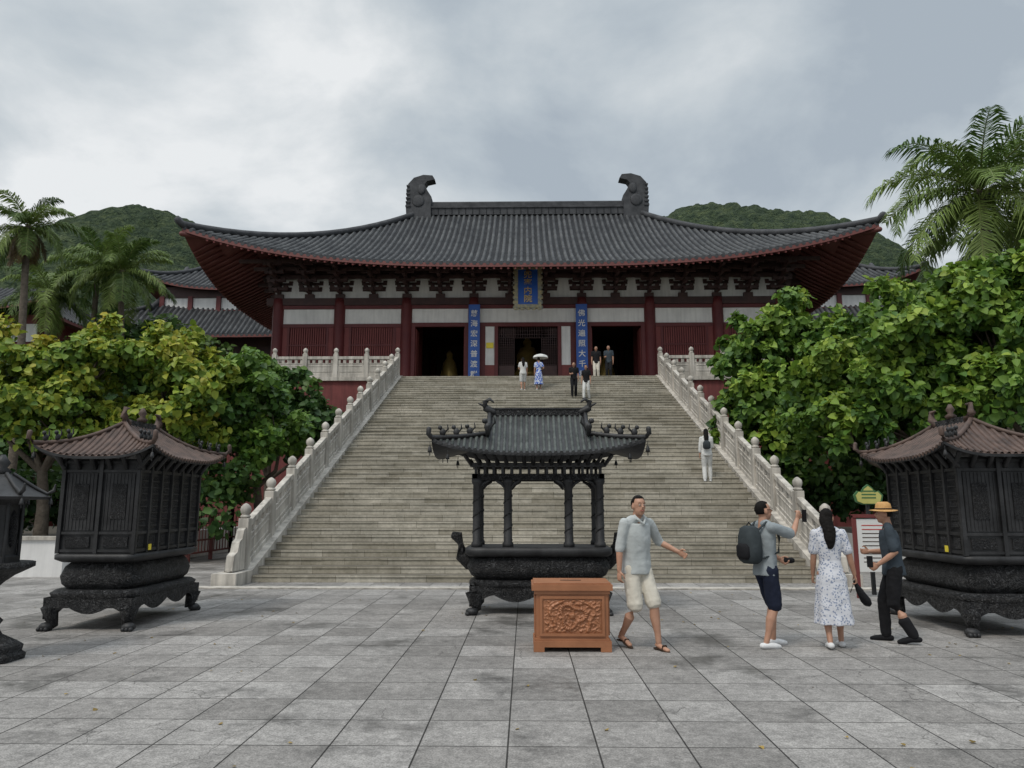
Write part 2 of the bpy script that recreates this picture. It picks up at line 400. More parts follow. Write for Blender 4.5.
def balustrade(name,p0,p1,n,mat='stone',h=1.02,caph=.30,skipfirst=False,drum=False):
    mb=MB(); p0=Vector(p0);p1=Vector(p1)
    d=(p1-p0); dh=Vector((d.x,d.y,0)).normalized()
    for i in range(n+1):
        p=p0+d*i/n
        if not(skipfirst and i==0):
            mb.c(p.x,p.y,p.z+h/2-.1,.22,.22,h+.2,mat)
            z=p.z+h
            mb.lathe([(.08,z),(.108,z+.025),(.108,z+.05),(.07,z+.08),(.10,z+.12),(.115,z+.19),(.10,z+.25),(.05,z+caph),(.01,z+caph+.02)],p.x,p.y,mat,10)
        if i<n:
            q=p0+d*(i+1)/n; slope=d.z/Vector((d.x,d.y,0)).length
            a=p+dh*.108; a.z=p.z+slope*.108; b_=q-dh*.108; b_.z=q.z-slope*.108
            mb.prism(a,b_,.16,-.1,.10,mat)
            mb.prism(a,b_,.10,.10,.56,mat)
            aa=a.lerp(b_,.08); bb=a.lerp(b_,.92)
            mb.prism(aa,bb,.125,.17,.22,mat); mb.prism(aa,bb,.125,.43,.48,mat)
            mb.prism(a,b_,.13,.56,.60,mat)
            mb.prism(a,b_,.15,.78,.92,mat)
            for t in (.0,.25,.5,.75,1.0):
                c=a.lerp(b_,t)
                w=.20 if t in(.5,) else (.14 if t in (.25,.75) else .12)
                c1=c-dh*w/2 if t not in (0,1) else (c if t==0 else c-dh*w); c2=c1+dh*w
                c1.z=a.z+(c1-a).dot(dh)*slope; c2.z=a.z+(c2-a).dot(dh)*slope
                mb.prism(c1,c2,.085,.60,.78,mat)
    if drum:
        p=p0-dh*.115
        pts=[(0,0),(0,.85),(.12,.8),(.2,.62),(.34,.56),(.42,.36),(.58,.3),(.66,0)]
        vs=[];
        nn=Vector((-dh.y,dh.x,0))*.08
        for sgn in(-1,1):
            for u,zz in pts: q=p-dh*u+nn*sgn; vs.append((q.x,q.y,p.z+zz-.02))
        k=len(pts); fs=[tuple(range(k)),tuple(range(2*k-1,k-1,-1))]+[(i,(i+1)%k,k+(i+1)%k,k+i) for i in range(k)]
        mb.add(vs,fs,mat)
    return mb.obj(name,bevel=.012)
for i,sx in enumerate((-1,1)):
    balustrade('stone_balustrade' if i==0 else 'stone_balustrade.001',(sx*(SW+.25),YS+.1,.3),(sx*(SW+.25),YT,ZT+.1),12,drum=True)
balustrade('terrace_balustrade',(-SW-.25,YT+.02,ZT+.1),(-12.0,YT+.02,ZT+.1),4,skipfirst=True)
balustrade('terrace_balustrade.001',(SW+.25,YT+.02,ZT+.1),(12.0,YT+.02,ZT+.1),4,skipfirst=True)
balustrade('terrace_balustrade.002',(-12,YT+.3,ZT+.1),(-12,YT+4,ZT+.1),2,skipfirst=True)
balustrade('terrace_balustrade.003',(12,YT+.3,ZT+.1),(12,YT+4,ZT+.1),2,skipfirst=True)
tr=MB()
tr.b(-12.15,12.15,YT+.003,YT+4.5,0,ZT-.15,'wallred')
tr.b(-12.3,-SW-.505,YT-.12,YT+4.5,ZT-.15,ZT+.02,'stone'); tr.b(SW+.505,12.3,YT-.12,YT+4.5,ZT-.15,ZT+.02,'stone')
tr.b(-SW-.503,SW+.503,YT+.005,YT+4.5,ZT-.15,ZT+.0,'stone')
tr.b(-19,19,YT+4.502,60,0,ZT-.1,'wallred'); tr.b(-19.2,19.2,YT+4.52,60.2,ZT-.098,ZT+.01,'stone')
tr.obj('temple_terrace')

# ---------------------------------------------------------------- main hall
hall=empty('temple_hall',(0,46,7.5))
def hobj(mb,name,**k):
    o=mb.obj(name,**k); o.parent=hall; o.matrix_parent_inverse=Matrix.Translation((0,-46,-7.5)); return o
YF=40.0
rf=MB()
wid,rz=roof(rf,0,46,13.72,17.8,7.2,10.0,6.65,2.0,a=.68,sp=.34,r=.10,mg='gap',thick=.2,hipr=.2,np_=26)
rf.b(-7.0,7.0,45.75,46.25,20.3,20.75,'ridge'); rf.b(-7.0,7.0,45.68,46.32,20.751,20.86,'ridge'); rf.b(-7.0,7.0,45.8,46.2,20.861,21.1,'ridge')
rf.tube([(-7,46,21.15),(7,46,21.15)],.14,'ridge',8)
x=-6.7
while x<6.8: rf.b(x-.02,x+.02,45.72,46.28,20.35,20.74,'gap'); x+=.45
for sx in (-1,1):
    o2=[(1.15,20.0),(1.22,20.9),(1.12,21.4),(1.2,21.9),(1.08,22.4),(.72,22.82),(.1,23.02),(-.5,22.97),(-.66,22.7),(-.15,22.58),(.02,22.35),(-.2,21.9),(-.45,21.5),(-.42,20.9),(-.45,20.0)]
    vs=[]
    for yy in(45.62,46.38):
        for u,z in o2: vs.append((sx*(6.7+u),yy,z))
    k=len(o2); fs=[tuple(range(k)),tuple(range(2*k-1,k-1,-1))]+[(i,(i+1)%k,k+(i+1)%k,k+i) for i in range(k)]
    rf.add(vs,fs,'ridge')
    for t in range(6):
        rf.b(*sorted((sx*(7.6+.02*t),sx*(7.93-.01*t))),45.55,46.45,20.8+.28*t,20.9+.28*t,'ridge')
    for yy in(45.58,46.42): rf.ell((sx*7.1,yy,21.2),(.4,.06,.4),'ridge',12); rf.ell((sx*6.9,yy,22.0),(.25,.06,.35),'ridge',12)
hobj(rf,'roof')
ra=MB()
x=-17.2
while x<=17.2:
    pts=[]
    for p in (0.005,.12,.25,.42):
        w=wid(p)
        if abs(x)>w: break
        pts.append((x,46-10*(1-p),rz(p,x/w)-.20-.08))
    if len(pts)>=2:
        ra.tube(pts,.065,'rafter',6,caps=False)
        q=pts[0]; ra.add([(q[0]+.055*math.cos(k*math.pi/3),q[1]-.012,q[2]+.055*math.sin(k*math.pi/3)) for k in range(6)],[tuple(range(6))],'redpanel')
    x+=.36
y=-9.4
while y<=9.4:
    for sx in(-1,1):
        pts=[]
        for p in (.005,.12,.25,.4):
            if abs(y)>10*(1-p): break
            pts.append((sx*wid(p),46+y,rz(p,y/(10*(1-p)))-.28))
        if len(pts)>=2: ra.tube(pts,.065,'rafter',6,caps=False)
    y+=.36
for sx in(-1,1):
    for sy in(-1,1):
        ra.tube([(sx*wid(p),46+sy*10*(1-p),rz(p,1)-.34) for p in (.0,.1,.2,.3,.4)],.14,'rafter',6)
hobj(ra,'rafters')
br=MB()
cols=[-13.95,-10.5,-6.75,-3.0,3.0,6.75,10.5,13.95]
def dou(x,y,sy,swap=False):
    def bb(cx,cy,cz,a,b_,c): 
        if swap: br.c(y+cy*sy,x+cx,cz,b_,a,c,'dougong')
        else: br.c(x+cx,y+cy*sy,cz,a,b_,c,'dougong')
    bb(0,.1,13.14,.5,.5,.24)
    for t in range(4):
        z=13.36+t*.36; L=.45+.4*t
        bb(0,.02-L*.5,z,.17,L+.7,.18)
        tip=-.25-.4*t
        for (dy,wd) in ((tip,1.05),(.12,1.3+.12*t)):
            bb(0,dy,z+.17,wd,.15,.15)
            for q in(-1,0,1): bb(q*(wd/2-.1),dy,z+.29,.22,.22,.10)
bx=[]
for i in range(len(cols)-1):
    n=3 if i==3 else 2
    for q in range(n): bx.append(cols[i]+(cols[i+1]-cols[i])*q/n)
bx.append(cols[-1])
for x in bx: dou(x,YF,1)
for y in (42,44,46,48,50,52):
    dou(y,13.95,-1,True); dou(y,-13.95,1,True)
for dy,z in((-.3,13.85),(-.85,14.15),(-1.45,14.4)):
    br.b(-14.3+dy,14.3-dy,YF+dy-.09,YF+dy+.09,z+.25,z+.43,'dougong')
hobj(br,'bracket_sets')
bd=MB()
for x in cols:
    bd.lathe([(.38,8.0),(.38,8.12),(.32,8.2),(.32,12.6),(.29,13.0)],x,YF,'red',16)
    bd.lathe([(.36,8.0),(.30,8.2),(.27,13.0)],x,52,'red',10)
for y in (44,48):
    for x in(-13.95,13.95): bd.lathe([(.36,8.0),(.30,8.2),(.27,13.0)],x,y,'red',12)
for y in (44.5,):
    for x in(-10.5,-6.75,-3,3,6.75,10.5): bd.lathe([(.34,8.02),(.30,8.2),(.28,12.85)],x,y,'redpanel',12)
bd.b(-15,15,38.9,53.2,ZT+.011,8.0,'stone')
bd.b(-14.6,14.6,YF-.17,YF+.17,12.62,13.02,'dougong'); bd.b(-14.2,14.2,YF-.12,YF+.12,12.2+.2,12.6,'red')
bd.b(-14.2,14.2,YF+.06,YF+.2,13.021,14.25,'plaster')
bd.b(-14.2,14.2,YF+.1,YF+.24,14.251,15.6,'dougong')
for sx in (-1,1):
    bd.b(*sorted((sx*13.85,sx*14.0)),YF+.3,52,8,12.4,'plaster'); bd.b(*sorted((sx*13.75,sx*14.15)),YF+.2,52,12.4,15.5,'dougong')
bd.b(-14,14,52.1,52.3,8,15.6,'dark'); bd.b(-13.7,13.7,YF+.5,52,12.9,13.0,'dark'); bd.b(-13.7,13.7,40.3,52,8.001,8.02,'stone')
def bay(x0,x1,kind):
    a=x0+.28;b_=x1-.28; y0,y1=YF-.05,YF+.08
    if kind=='win':
        bd.b(a,b_,y0,y1,11.55,12.4,'plaster'); bd.b(a,b_,y0-.06,y1,11.35,11.549,'red')
        bd.b(a,b_,y0-.03,y1,8.0,9.2,'redpanel'); bd.b(a,b_,y0-.06,y1+.02,9.2,9.33,'red')
        bd.b(a,a+.3,y0-.02,y1,9.33,11.35,'redpanel'); bd.b(b_-.3,b_,y0-.02,y1,9.33,11.35,'redpanel')
        bd.b(a+.3,a+.42,y0-.05,y1,9.33,11.35,'red'); bd.b(b_-.42,b_-.3,y0-.05,y1,9.33,11.35,'red')
        bd.b(a+.42,b_-.42,y1-.05,y1,9.33,11.35,'red')
        x=a+.47
        while x<b_-.45: bd.b(x,x+.07,y0-.01,y1-.05,9.33,11.35,'redpanel'); x+=.125
        bd.b(a+.42,b_-.42,y0-.03,y0-.01,10.3,10.38,'red')
    elif kind=='door':
        bd.b(a,b_,y0,y1,11.6,12.4,'plaster'); bd.b(a,b_,y0-.06,y1,11.38,11.599,'red')
        for xx in(a,b_-.22): bd.b(xx,xx+.22,y0-.06,y1,8,11.38,'red')
        for xx in(a+.23,b_-.27):
            bd.b(xx,xx+.05,y1+.01,y1+.95,8.05,11.3,'redpanel')
        bd.b(a,b_,y0-.05,y1,8.0,8.15,'red')
    else:
        bd.b(a,b_,y0,y1,11.6,12.4,'plaster'); bd.b(a,b_,y0-.06,y1,11.38,11.599,'red')
        for s_ in(-1,1):
            bd.b(*sorted((s_*2.72,s_*2.35)),y0-.02,y1,8,11.38,'red')
            bd.b(*sorted((s_*2.35,s_*1.85)),y0,y1,9.2,11.38,'plaster'); bd.b(*sorted((s_*2.35,s_*1.85)),y0-.02,y1,8,9.2,'redpanel')
            bd.b(*sorted((s_*1.85,s_*1.65)),y0-.06,y1,8,11.38,'red')
            xa,xb=sorted((s_*1.62,s_*.75))
            bd.b(xa,xb,y1+.02,y1+.06,8.02,9.2,'dougong')
            x=xa
            while x<xb: bd.b(x,x+.035,y1+.0,y1+.05,9.2,11.3,'dougong'); x+=.12
            z=9.25
            while z<11.3: bd.b(xa,xb,y1+.055,y1+.075,z,z+.03,'dougong'); z+=.14
        x=-1.6
        while x<1.6: bd.b(x,x+.03,y1,y1+.04,10.75,11.38,'dougong'); x+=.13
        for z in(10.75,10.95,11.15): bd.b(-1.65,1.65,y1+.045,y1+.06,z,z+.03,'dougong')
        bd.b(-1.65,1.65,y0-.05,y1,8,8.15,'red')
for i in range(7):
    bay(cols[i],cols[i+1],'win' if i in(0,1,5,6) else('center' if i==3 else 'door'))
bd.b(-2.2,2.2,46,47.5,8.02,9.6,'red'); bd.lathe([(.9,9.6),(1.0,9.9),(.7,10.3),(.75,11),(.5,11.6),(.25,11.7),(.3,12),(.1,12.3)],0,46.8,'gold',12)
for x in (-5,5): bd.b(x-1,x+1,46,47,8.02,9.4,'red'); bd.lathe([(.5,9.4),(.6,9.7),(.4,10.6),(.2,10.9),(.22,11.2),(.05,11.4)],x,46.5,'gold',10)
bd.b(-2.3,-1.9,YF-.12,YF-.06,10.15,10.45,'yellowtag')
hobj(bd,'timber_frame_and_walls')
def text(s,loc,size,mat,parent,rot=(R(90),0,0),ext=.01,sp=1.0):
    cu=bpy.data.curves.new('txt','FONT'); cu.body='\n'.join(s); cu.size=size; cu.extrude=ext; cu.space_line=sp; cu.offset=.004
    cu.align_x='CENTER'; cu.align_y='CENTER'; cu.materials.append(M[mat])
    o=bpy.data.objects.new('inscription',cu); COL.objects.link(o); o.location=loc; o.rotation_euler=rot
    o.parent=parent; o.matrix_parent_inverse=Matrix.Translation((0,-46,-7.5))
cp=MB()
for sx in(-1,1):
    cp.b(sx*2.95-.28,sx*2.95+.28,YF-.44,YF-.36,8.15,12.45,'blue')
    for a,b_,z0,z1 in((-.31,.31,12.45,12.53),(-.31,.31,8.07,8.15),(-.31,-.28,8.15,12.45),(.28,.31,8.15,12.45)):
        cp.b(sx*2.95+a,sx*2.95+b_,YF-.46,YF-.35,z0,z1,'blue')
hobj(cp,'couplet_boards')
for sx,s in((-1,'慈海宏深普渡群'),(1,'佛光遍照大千界')): text(s,(sx*2.95,YF-.45,10.3),.40,'plaster',hall,sp=1.42)
pl=MB(); pl.M=Matrix.Translation((0,37.9,13.0))@Matrix.Rotation(R(-12),4,'X')
pl.b(-.52,.52,-.05,.05,-1.05,1.05,'blue')
M['plframe']=pm('plaque_frame',(.10,.13,.16),(.42,.34,.16),7,.5,.4)
for a,b_,z0,z1 in((-.70,.70,1.05,1.25),(-.70,.70,-1.25,-1.05),(-.70,-.52,-1.05,1.05),(.52,.70,-1.05,1.05)): pl.b(a,b_,-.1,.06,z0,z1,'plframe')
for i in range(9):
    t=-1.2+i*.3
    for s_ in(-1,1): pl.ell((s_*.70,-.03,t),(.1,.06,.14),'plframe',8)
for i in range(5): pl.ell((-.6+i*.3,-.03,1.27),(.14,.06,.1),'plframe',8); pl.ell((-.6+i*.3,-.03,-1.27),(.14,.06,.1),'plframe',8)
pl.M=Matrix(); pl.b(-.1,.1,37.9,39.9,13.9,14.0,'dougong')
hobj(pl,'name_plaque')
text('兜率内院',(0,37.82,13.0),.46,'gold',hall,rot=(R(78),0,0),sp=1.05)

# ---------------------------------------------------------------- side halls
def sidehall(name,cx,cy,W=8.5):
    mb=MB()
    roof(mb,cx,cy,18.7,W,W*.5,5.5,4.0,1.3,sp=.4,r=.12,mg='gap',thick=.2,hipr=.2,np_=12)
    mb.b(cx-W*.5,cx+W*.5,cy-.2,cy+.2,22.5,23.0,'ridge')
    for s_ in(-1,1): mb.tube([(cx+s_*W*.5,cy,22.6),(cx+s_*(W*.5+.1),cy,23.4),(cx+s_*(W*.5-.4),cy,23.7)],[.35,.25,.1],'ridge',8)
    roof(mb,cx,cy,14.4,W+2,W-1.2,7.5,7.5,1.2,a=.9,pcut=.34,sp=.4,r=.12,mg='gap',thick=.2,hipr=.2,np_=12)
    mb.b(cx-W+1.6,cx+W-1.6,cy-4.6,cy+4.6,0,18.7,'plaster')
    mb.b(cx-W+1.5,cx+W-1.5,cy-4.7,cy+4.7,18.1,19.0,'dougong'); mb.b(cx-W+1.5,cx+W-1.5,cy-4.71,cy+4.71,16.7,17.1,'red')
    x=cx-W+1.6
    while x<cx+W-1.4: mb.b(x-.18,x+.18,cy-4.8,cy-4.61,0,18.2,'red'); x+=2.3
    mb.b(cx-W+.8,cx+W-.8,cy-5.5,cy-5.3,13.3,14.6,'dougong'); mb.b(cx-W+.8,cx+W-.8,cy-5.4,cy+5.4,0,13.3,'redpanel')
    mb.obj(name)
sidehall('side_hall',-22.5,62); sidehall('side_hall.001',22.5,62)
gl=MB(); roof(gl,-36,46,13.1,7,5,4,2.4,.6,sp=.35,r=.1,mg='gap',np_=10); gl.b(-42,-30,43.5,48.5,0,13.1,'redpanel'); gl.b(-42.1,-29.9,43.4,43.5,11.4,12.5,'plaster'); gl.obj('side_gallery')

# ---------------------------------------------------------------- vegetation
def leafmesh(name,P,Nn,T,S,C,mat,wide=.85):
    n=len(P); Nn=Nn/np.linalg.norm(Nn,axis=1,keepdims=True)
    T=T-Nn*(T*Nn).sum(1,keepdims=True); T/=np.linalg.norm(T,axis=1,keepdims=True)+1e-9
    B=np.cross(Nn,T); S=S[:,None]
    loc=[(0,0,0),(-.5*wide,.25,.10),(-.36*wide,.68,.06),(0,1,-.12),(.36*wide,.68,.06),(.5*wide,.25,.10)]
    V=np.stack([P+S*(B*x+T*y+Nn*z) for x,y,z in loc],1).reshape(-1,3)
    base=np.arange(n)[:,None]*6
    F=np.concatenate([base+np.array([0,1,2,3]),base+np.array([0,3,4,5])],1).reshape(-1,4)
    me=bpy.data.meshes.new(name); me.vertices.add(n*6); me.vertices.foreach_set('co',V.ravel())
    me.loops.add(len(F)*4); me.loops.foreach_set('vertex_index',F.ravel().astype(np.int32))
    me.polygons.add(len(F)); me.polygons.foreach_set('loop_start',np.arange(len(F),dtype=np.int32)*4); me.polygons.foreach_set('loop_total',np.full(len(F),4,dtype=np.int32))
    me.update(calc_edges=True)
    ca=me.color_attributes.new('Col','FLOAT_COLOR','POINT')
    ca.data.foreach_set('color',np.repeat(np.concatenate([C,np.ones((n,1))],1),6,0).astype(np.float32).ravel())
    me.materials.append(M[mat]); o=bpy.data.objects.new(name,me); COL.objects.link(o)
    return o
def crown(clumps,dens,size,pal,sub=44,spread=.22):
    Ps=[];Ns=[];Ts=[];Ss=[];Cs=[]
    pal=np.array(pal)
    for (x,y,z,rx,ry,rz_) in clumps:
        c=np.array([x,y,z]);r=np.array([rx,ry,rz_])
        for k in range(sub):
            d=np.random.randn(3); d/=np.linalg.norm(d)
            if d[2]<-.5: d[2]*=-.5
            rr=np.random.uniform(.45,1.12); cc=c+d*r*rr
            n=int(dens*np.random.uniform(.5,1.4)*(r.mean()**2)/sub)
            q=np.random.randn(n,3); q/=np.linalg.norm(q,axis=1,keepdims=True); q*= (np.random.rand(n,1)**.4)
            sr=spread*r.mean()*np.random.uniform(.6,1.4)
            p=cc+q*sr*np.array([1,1,.9])
            nr=q*.6+d*.35+np.array([0,-.35,.4])+np.random.randn(n,3)*.65
            t=q*.5+np.array([0,0,-.3])+np.random.randn(n,3)*.8
            Ps.append(p);Ns.append(nr);Ts.append(t);Ss.append(size*np.random.uniform(.5,1.15,n))
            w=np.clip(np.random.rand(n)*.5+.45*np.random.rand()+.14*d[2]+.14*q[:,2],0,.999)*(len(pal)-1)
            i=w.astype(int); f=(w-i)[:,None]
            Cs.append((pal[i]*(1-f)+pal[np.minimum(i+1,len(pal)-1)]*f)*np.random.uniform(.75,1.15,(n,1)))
    return [np.concatenate(a) for a in (Ps,Ns,Ts,Ss,Cs)]
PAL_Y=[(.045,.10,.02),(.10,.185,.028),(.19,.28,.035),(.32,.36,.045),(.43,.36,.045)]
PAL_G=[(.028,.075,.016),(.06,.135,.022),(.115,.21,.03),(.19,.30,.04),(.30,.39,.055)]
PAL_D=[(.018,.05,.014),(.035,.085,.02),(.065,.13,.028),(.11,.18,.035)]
def tree(name,base,clumps,dens,size,pal,tr=.16):
    e=empty(name,base); mb=MB(); b=Vector(base)
    top=Vector(np.mean([c[:3] for c in clumps],0)); fork=b.lerp(top,.45); fork.x=b.x*.7+top.x*.3
    mid=b.lerp(fork,.5)+Vector((random.uniform(-.15,.15),random.uniform(-.1,.1),0))
    mb.tube([b-Vector((0,0,.1)),mid,fork],[tr*1.25,tr,tr*.8],'bark',8)
    for c in clumps:
        c=Vector(c[:3]); m=fork.lerp(c,.5)+Vector((random.uniform(-.3,.3),random.uniform(-.3,.3),-.2))
        mb.tube([fork,m,c],[tr*.6,tr*.4,tr*.2],'bark',6)
        for k in range(4):
            q=c+Vector((random.uniform(-1,1),random.uniform(-1,1),random.uniform(-.2,.9)))*1.0
            mb.tube([m.lerp(c,.5),q],[tr*.22,tr*.08],'bark',5)
    o=mb.obj('trunk'); o.parent=e; o.matrix_parent_inverse=Matrix.Translation(-b)
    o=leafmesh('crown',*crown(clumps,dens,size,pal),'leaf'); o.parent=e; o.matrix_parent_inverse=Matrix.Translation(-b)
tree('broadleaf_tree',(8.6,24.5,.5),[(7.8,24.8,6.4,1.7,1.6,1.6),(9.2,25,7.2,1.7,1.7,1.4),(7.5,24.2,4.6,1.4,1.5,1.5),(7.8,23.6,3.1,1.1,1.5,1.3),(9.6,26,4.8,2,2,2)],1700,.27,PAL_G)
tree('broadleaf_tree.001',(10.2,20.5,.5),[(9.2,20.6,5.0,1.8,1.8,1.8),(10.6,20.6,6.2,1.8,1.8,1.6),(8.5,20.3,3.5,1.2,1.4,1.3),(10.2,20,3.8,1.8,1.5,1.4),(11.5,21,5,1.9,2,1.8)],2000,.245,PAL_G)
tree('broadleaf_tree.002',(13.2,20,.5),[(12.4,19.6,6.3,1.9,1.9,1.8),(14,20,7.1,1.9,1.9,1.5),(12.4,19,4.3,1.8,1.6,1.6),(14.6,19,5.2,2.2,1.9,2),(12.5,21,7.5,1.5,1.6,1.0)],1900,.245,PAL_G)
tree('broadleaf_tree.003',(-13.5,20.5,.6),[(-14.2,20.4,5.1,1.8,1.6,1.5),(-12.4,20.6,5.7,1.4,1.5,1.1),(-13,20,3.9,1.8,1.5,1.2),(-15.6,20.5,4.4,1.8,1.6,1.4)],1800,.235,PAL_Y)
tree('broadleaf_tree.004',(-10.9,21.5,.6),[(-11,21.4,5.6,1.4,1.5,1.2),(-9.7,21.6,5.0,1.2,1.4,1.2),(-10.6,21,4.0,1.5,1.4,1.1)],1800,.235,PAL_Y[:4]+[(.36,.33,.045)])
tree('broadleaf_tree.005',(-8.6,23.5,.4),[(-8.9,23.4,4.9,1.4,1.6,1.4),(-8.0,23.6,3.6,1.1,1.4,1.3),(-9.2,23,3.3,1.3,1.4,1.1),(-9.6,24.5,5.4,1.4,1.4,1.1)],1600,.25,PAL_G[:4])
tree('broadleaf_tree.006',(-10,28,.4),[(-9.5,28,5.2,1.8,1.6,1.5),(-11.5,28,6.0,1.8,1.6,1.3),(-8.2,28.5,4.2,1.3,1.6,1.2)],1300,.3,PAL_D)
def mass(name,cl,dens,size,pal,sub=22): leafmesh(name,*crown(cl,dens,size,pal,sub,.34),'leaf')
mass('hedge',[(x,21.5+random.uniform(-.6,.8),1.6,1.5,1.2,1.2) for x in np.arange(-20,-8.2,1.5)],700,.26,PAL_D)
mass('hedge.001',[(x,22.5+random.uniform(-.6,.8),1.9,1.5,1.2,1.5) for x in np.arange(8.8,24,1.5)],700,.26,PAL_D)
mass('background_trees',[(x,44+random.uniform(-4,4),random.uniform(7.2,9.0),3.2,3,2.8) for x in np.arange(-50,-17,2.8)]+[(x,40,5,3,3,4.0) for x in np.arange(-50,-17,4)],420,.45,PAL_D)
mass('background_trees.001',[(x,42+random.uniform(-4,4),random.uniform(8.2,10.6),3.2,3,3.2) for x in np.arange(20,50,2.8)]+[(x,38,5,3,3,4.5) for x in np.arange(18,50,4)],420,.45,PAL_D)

palmstem=pm('palm_stem',(.10,.14,.03),(.18,.2,.06),4,.6,.1)
def palm(name,base,top,L,nf=22,pal=((.06,.11,.025),(.19,.26,.06)),dead=0,seed=0,tr=.17):
    rs=np.random.RandomState(seed); e=empty(name,base); b=Vector(base); t=Vector(top)
    mb=MB(); pts=[]
    for i in range(9):
        u=i/8; p=b.lerp(t,u)+Vector((.35*math.sin(u*3),0,0))*(1-u); pts.append(p)
    mb.tube(pts,[tr*(1.25-.45*i/8) for i in range(9)],'bark',8)
    for k in range(5): mb.ell((t.x+rs.uniform(-.25,.25),t.y+rs.uniform(-.25,.25),t.z-.25),(.12,.12,.15),'ridge',8)
    V=[];F=[];C=[]
    pal=np.array(pal)
    for k in range(nf+dead):
        az=k*2.399+rs.uniform(-.3,.3); isd=k>=nf
        el=R(78)-R(112)*((k+.5)/nf) if not isd else R(-50)
        el+=rs.uniform(-.2,.2); Lf=L*rs.uniform(.8,1.1)*(.75 if isd else 1)
        p=np.array(t); pts=[p.copy()]; d_el=el; n=28; bend=rs.uniform(.7,1.4)
        dirs=[]
        for i in range(n):
            d=np.array([math.cos(az)*math.cos(d_el),math.sin(az)*math.cos(d_el),math.sin(d_el)])
            dirs.append(d); p=p+d*Lf/n; pts.append(p.copy()); d_el-=(.020+.055*i/n)*(1.0 if d_el>-1.35 else 0)*bend
        mb.tube([tuple(q) for q in pts[::3]],[.035*(1-.8*j/len(pts[::3])) for j in range(len(pts[::3]))],'bark' if isd else palmstem,5)
        side=np.array([-math.sin(az),math.cos(az),0])
        col=(pal[0]+(pal[1]-pal[0])*rs.rand()) if not isd else np.array([.16,.11,.05])
        for i in range(2,n+1):
            for hlf in (0,.33,.66):
                if i==n and hlf: continue
                q=pts[i]*(1-hlf)+pts[min(i+1,n)]*hlf
                d=dirs[min(i,n-1)]; u=i/n; ll=Lf*.26*math.sin(math.pi*min(1,(u*.85+.12)))**.7*rs.uniform(.8,1.1)+.1
                for s_ in(-1,1):
                    if rs.rand()<.05: continue
                    upv=np.cross(side,d)
                    if upv[2]<0: upv=-upv
                    out=side*s_*.72+d*.6+upv*.03+rs.randn(3)*.12; out/=np.linalg.norm(out)
                    m=q+out*ll*.5; tip=m+(out*.7+np.array([0,0,-.7]))*ll*.5
                    w=.018*L/3+.010; wv=d*w
                    o=len(V)
                    V+= [q-wv*.5,q+wv*.5,m+wv,m-wv,tip]
                    F+= [(o,o+1,o+2,o+3),(o+3,o+2,o+4)]
                    cc=col*rs.uniform(.65,1.3); C+=[(*cc,1)]*5
    o=mb.obj('trunk'); o.parent=e; o.matrix_parent_inverse=Matrix.Translation(-b)
    me=bpy.data.meshes.new('fronds'); me.from_pydata([tuple(v) for v in V],[],F)
    ca=me.color_attributes.new('Col','FLOAT_COLOR','POINT'); ca.data.foreach_set('color',np.array(C,dtype=np.float32).ravel()); me.materials.append(M['palm'])
    o=bpy.data.objects.new('fronds',me); COL.objects.link(o); o.parent=e; o.matrix_parent_inverse=Matrix.Translation(-b)
palm('palm_tree',(-23.3,33,0),(-23.7,33,14.6),2.6,20,dead=9,seed=1)
palm('palm_tree.001',(-21.0,38,0),(-21.9,38,14.0),3.2,24,seed=2)
palm('palm_tree.002',(-24.5,40,0),(-24.4,40,14.8),3.3,22,seed=3)
palm('palm_tree.003',(17.4,27,0),(16.9,26.5,13.2),4.3,30,pal=((.07,.13,.03),(.24,.32,.08)),seed=4,tr=.2)
palm('palm_tree.004',(20.3,30,0),(20.6,30,12.4),3.9,24,pal=((.06,.11,.025),(.2,.27,.065)),seed=5)
palm('palm_tree.006',(-26.8,40,0),(-27.0,40,13.4),3.2,20,seed=8)

for i,sx in enumerate((-1,1)):
    w=MB(); x0,x1=sorted((sx*8.9,sx*28)); 
    if sx<0: x0,x1=-28,-10.6
    w.b(x0,x1,16.9,17.12,0,.82,'plaster'); w.b(x0-.04,x1+.04,16.85,17.17,.82,.9,'stone')
    xe=x1 if sx<0 else x0
    w.b(xe-.11,xe+.11,17.122,30,0,.82,'plaster'); w.b(x0+.12,x1-.12,17.12,32,0,.7,'soil')
    w.obj('low_wall' if i==0 else 'low_wall.001')
def fence(name,p0,p1,n,z):
    mb=MB(); p0=Vector(p0);p1=Vector(p1)
    for i in range(n+1):
        p=p0.lerp(p1,i/n); mb.b(p.x-.045,p.x+.045,p.y-.045,p.y+.045,0,z+.1,'rafter'); mb.lathe([(.05,z+.1),(.07,z+.14),(.03,z+.2)],p.x,p.y,'rafter',8)
    for zz in(.25,.6,z): mb.prism(p0,p1,.05,zz-.025,zz+.025,'rafter')
    m=n*7
    for i in range(m+1): p=p0.lerp(p1,i/m); mb.b(p.x-.012,p.x+.012,p.y-.012,p.y+.012,.25,z,'rafter')
    mb.obj(name)
fence('red_railing',(-9.6,19.5,0),(-9.6,24,0),3,1.35); fence('red_railing.001',(-9.6,24,0),(-6.8,24,0),3,1.35)
kb=MB(); kb.b(-7.6,7.6,14.6,14.9,.006,.03,'stone'); kb.obj('kerb')

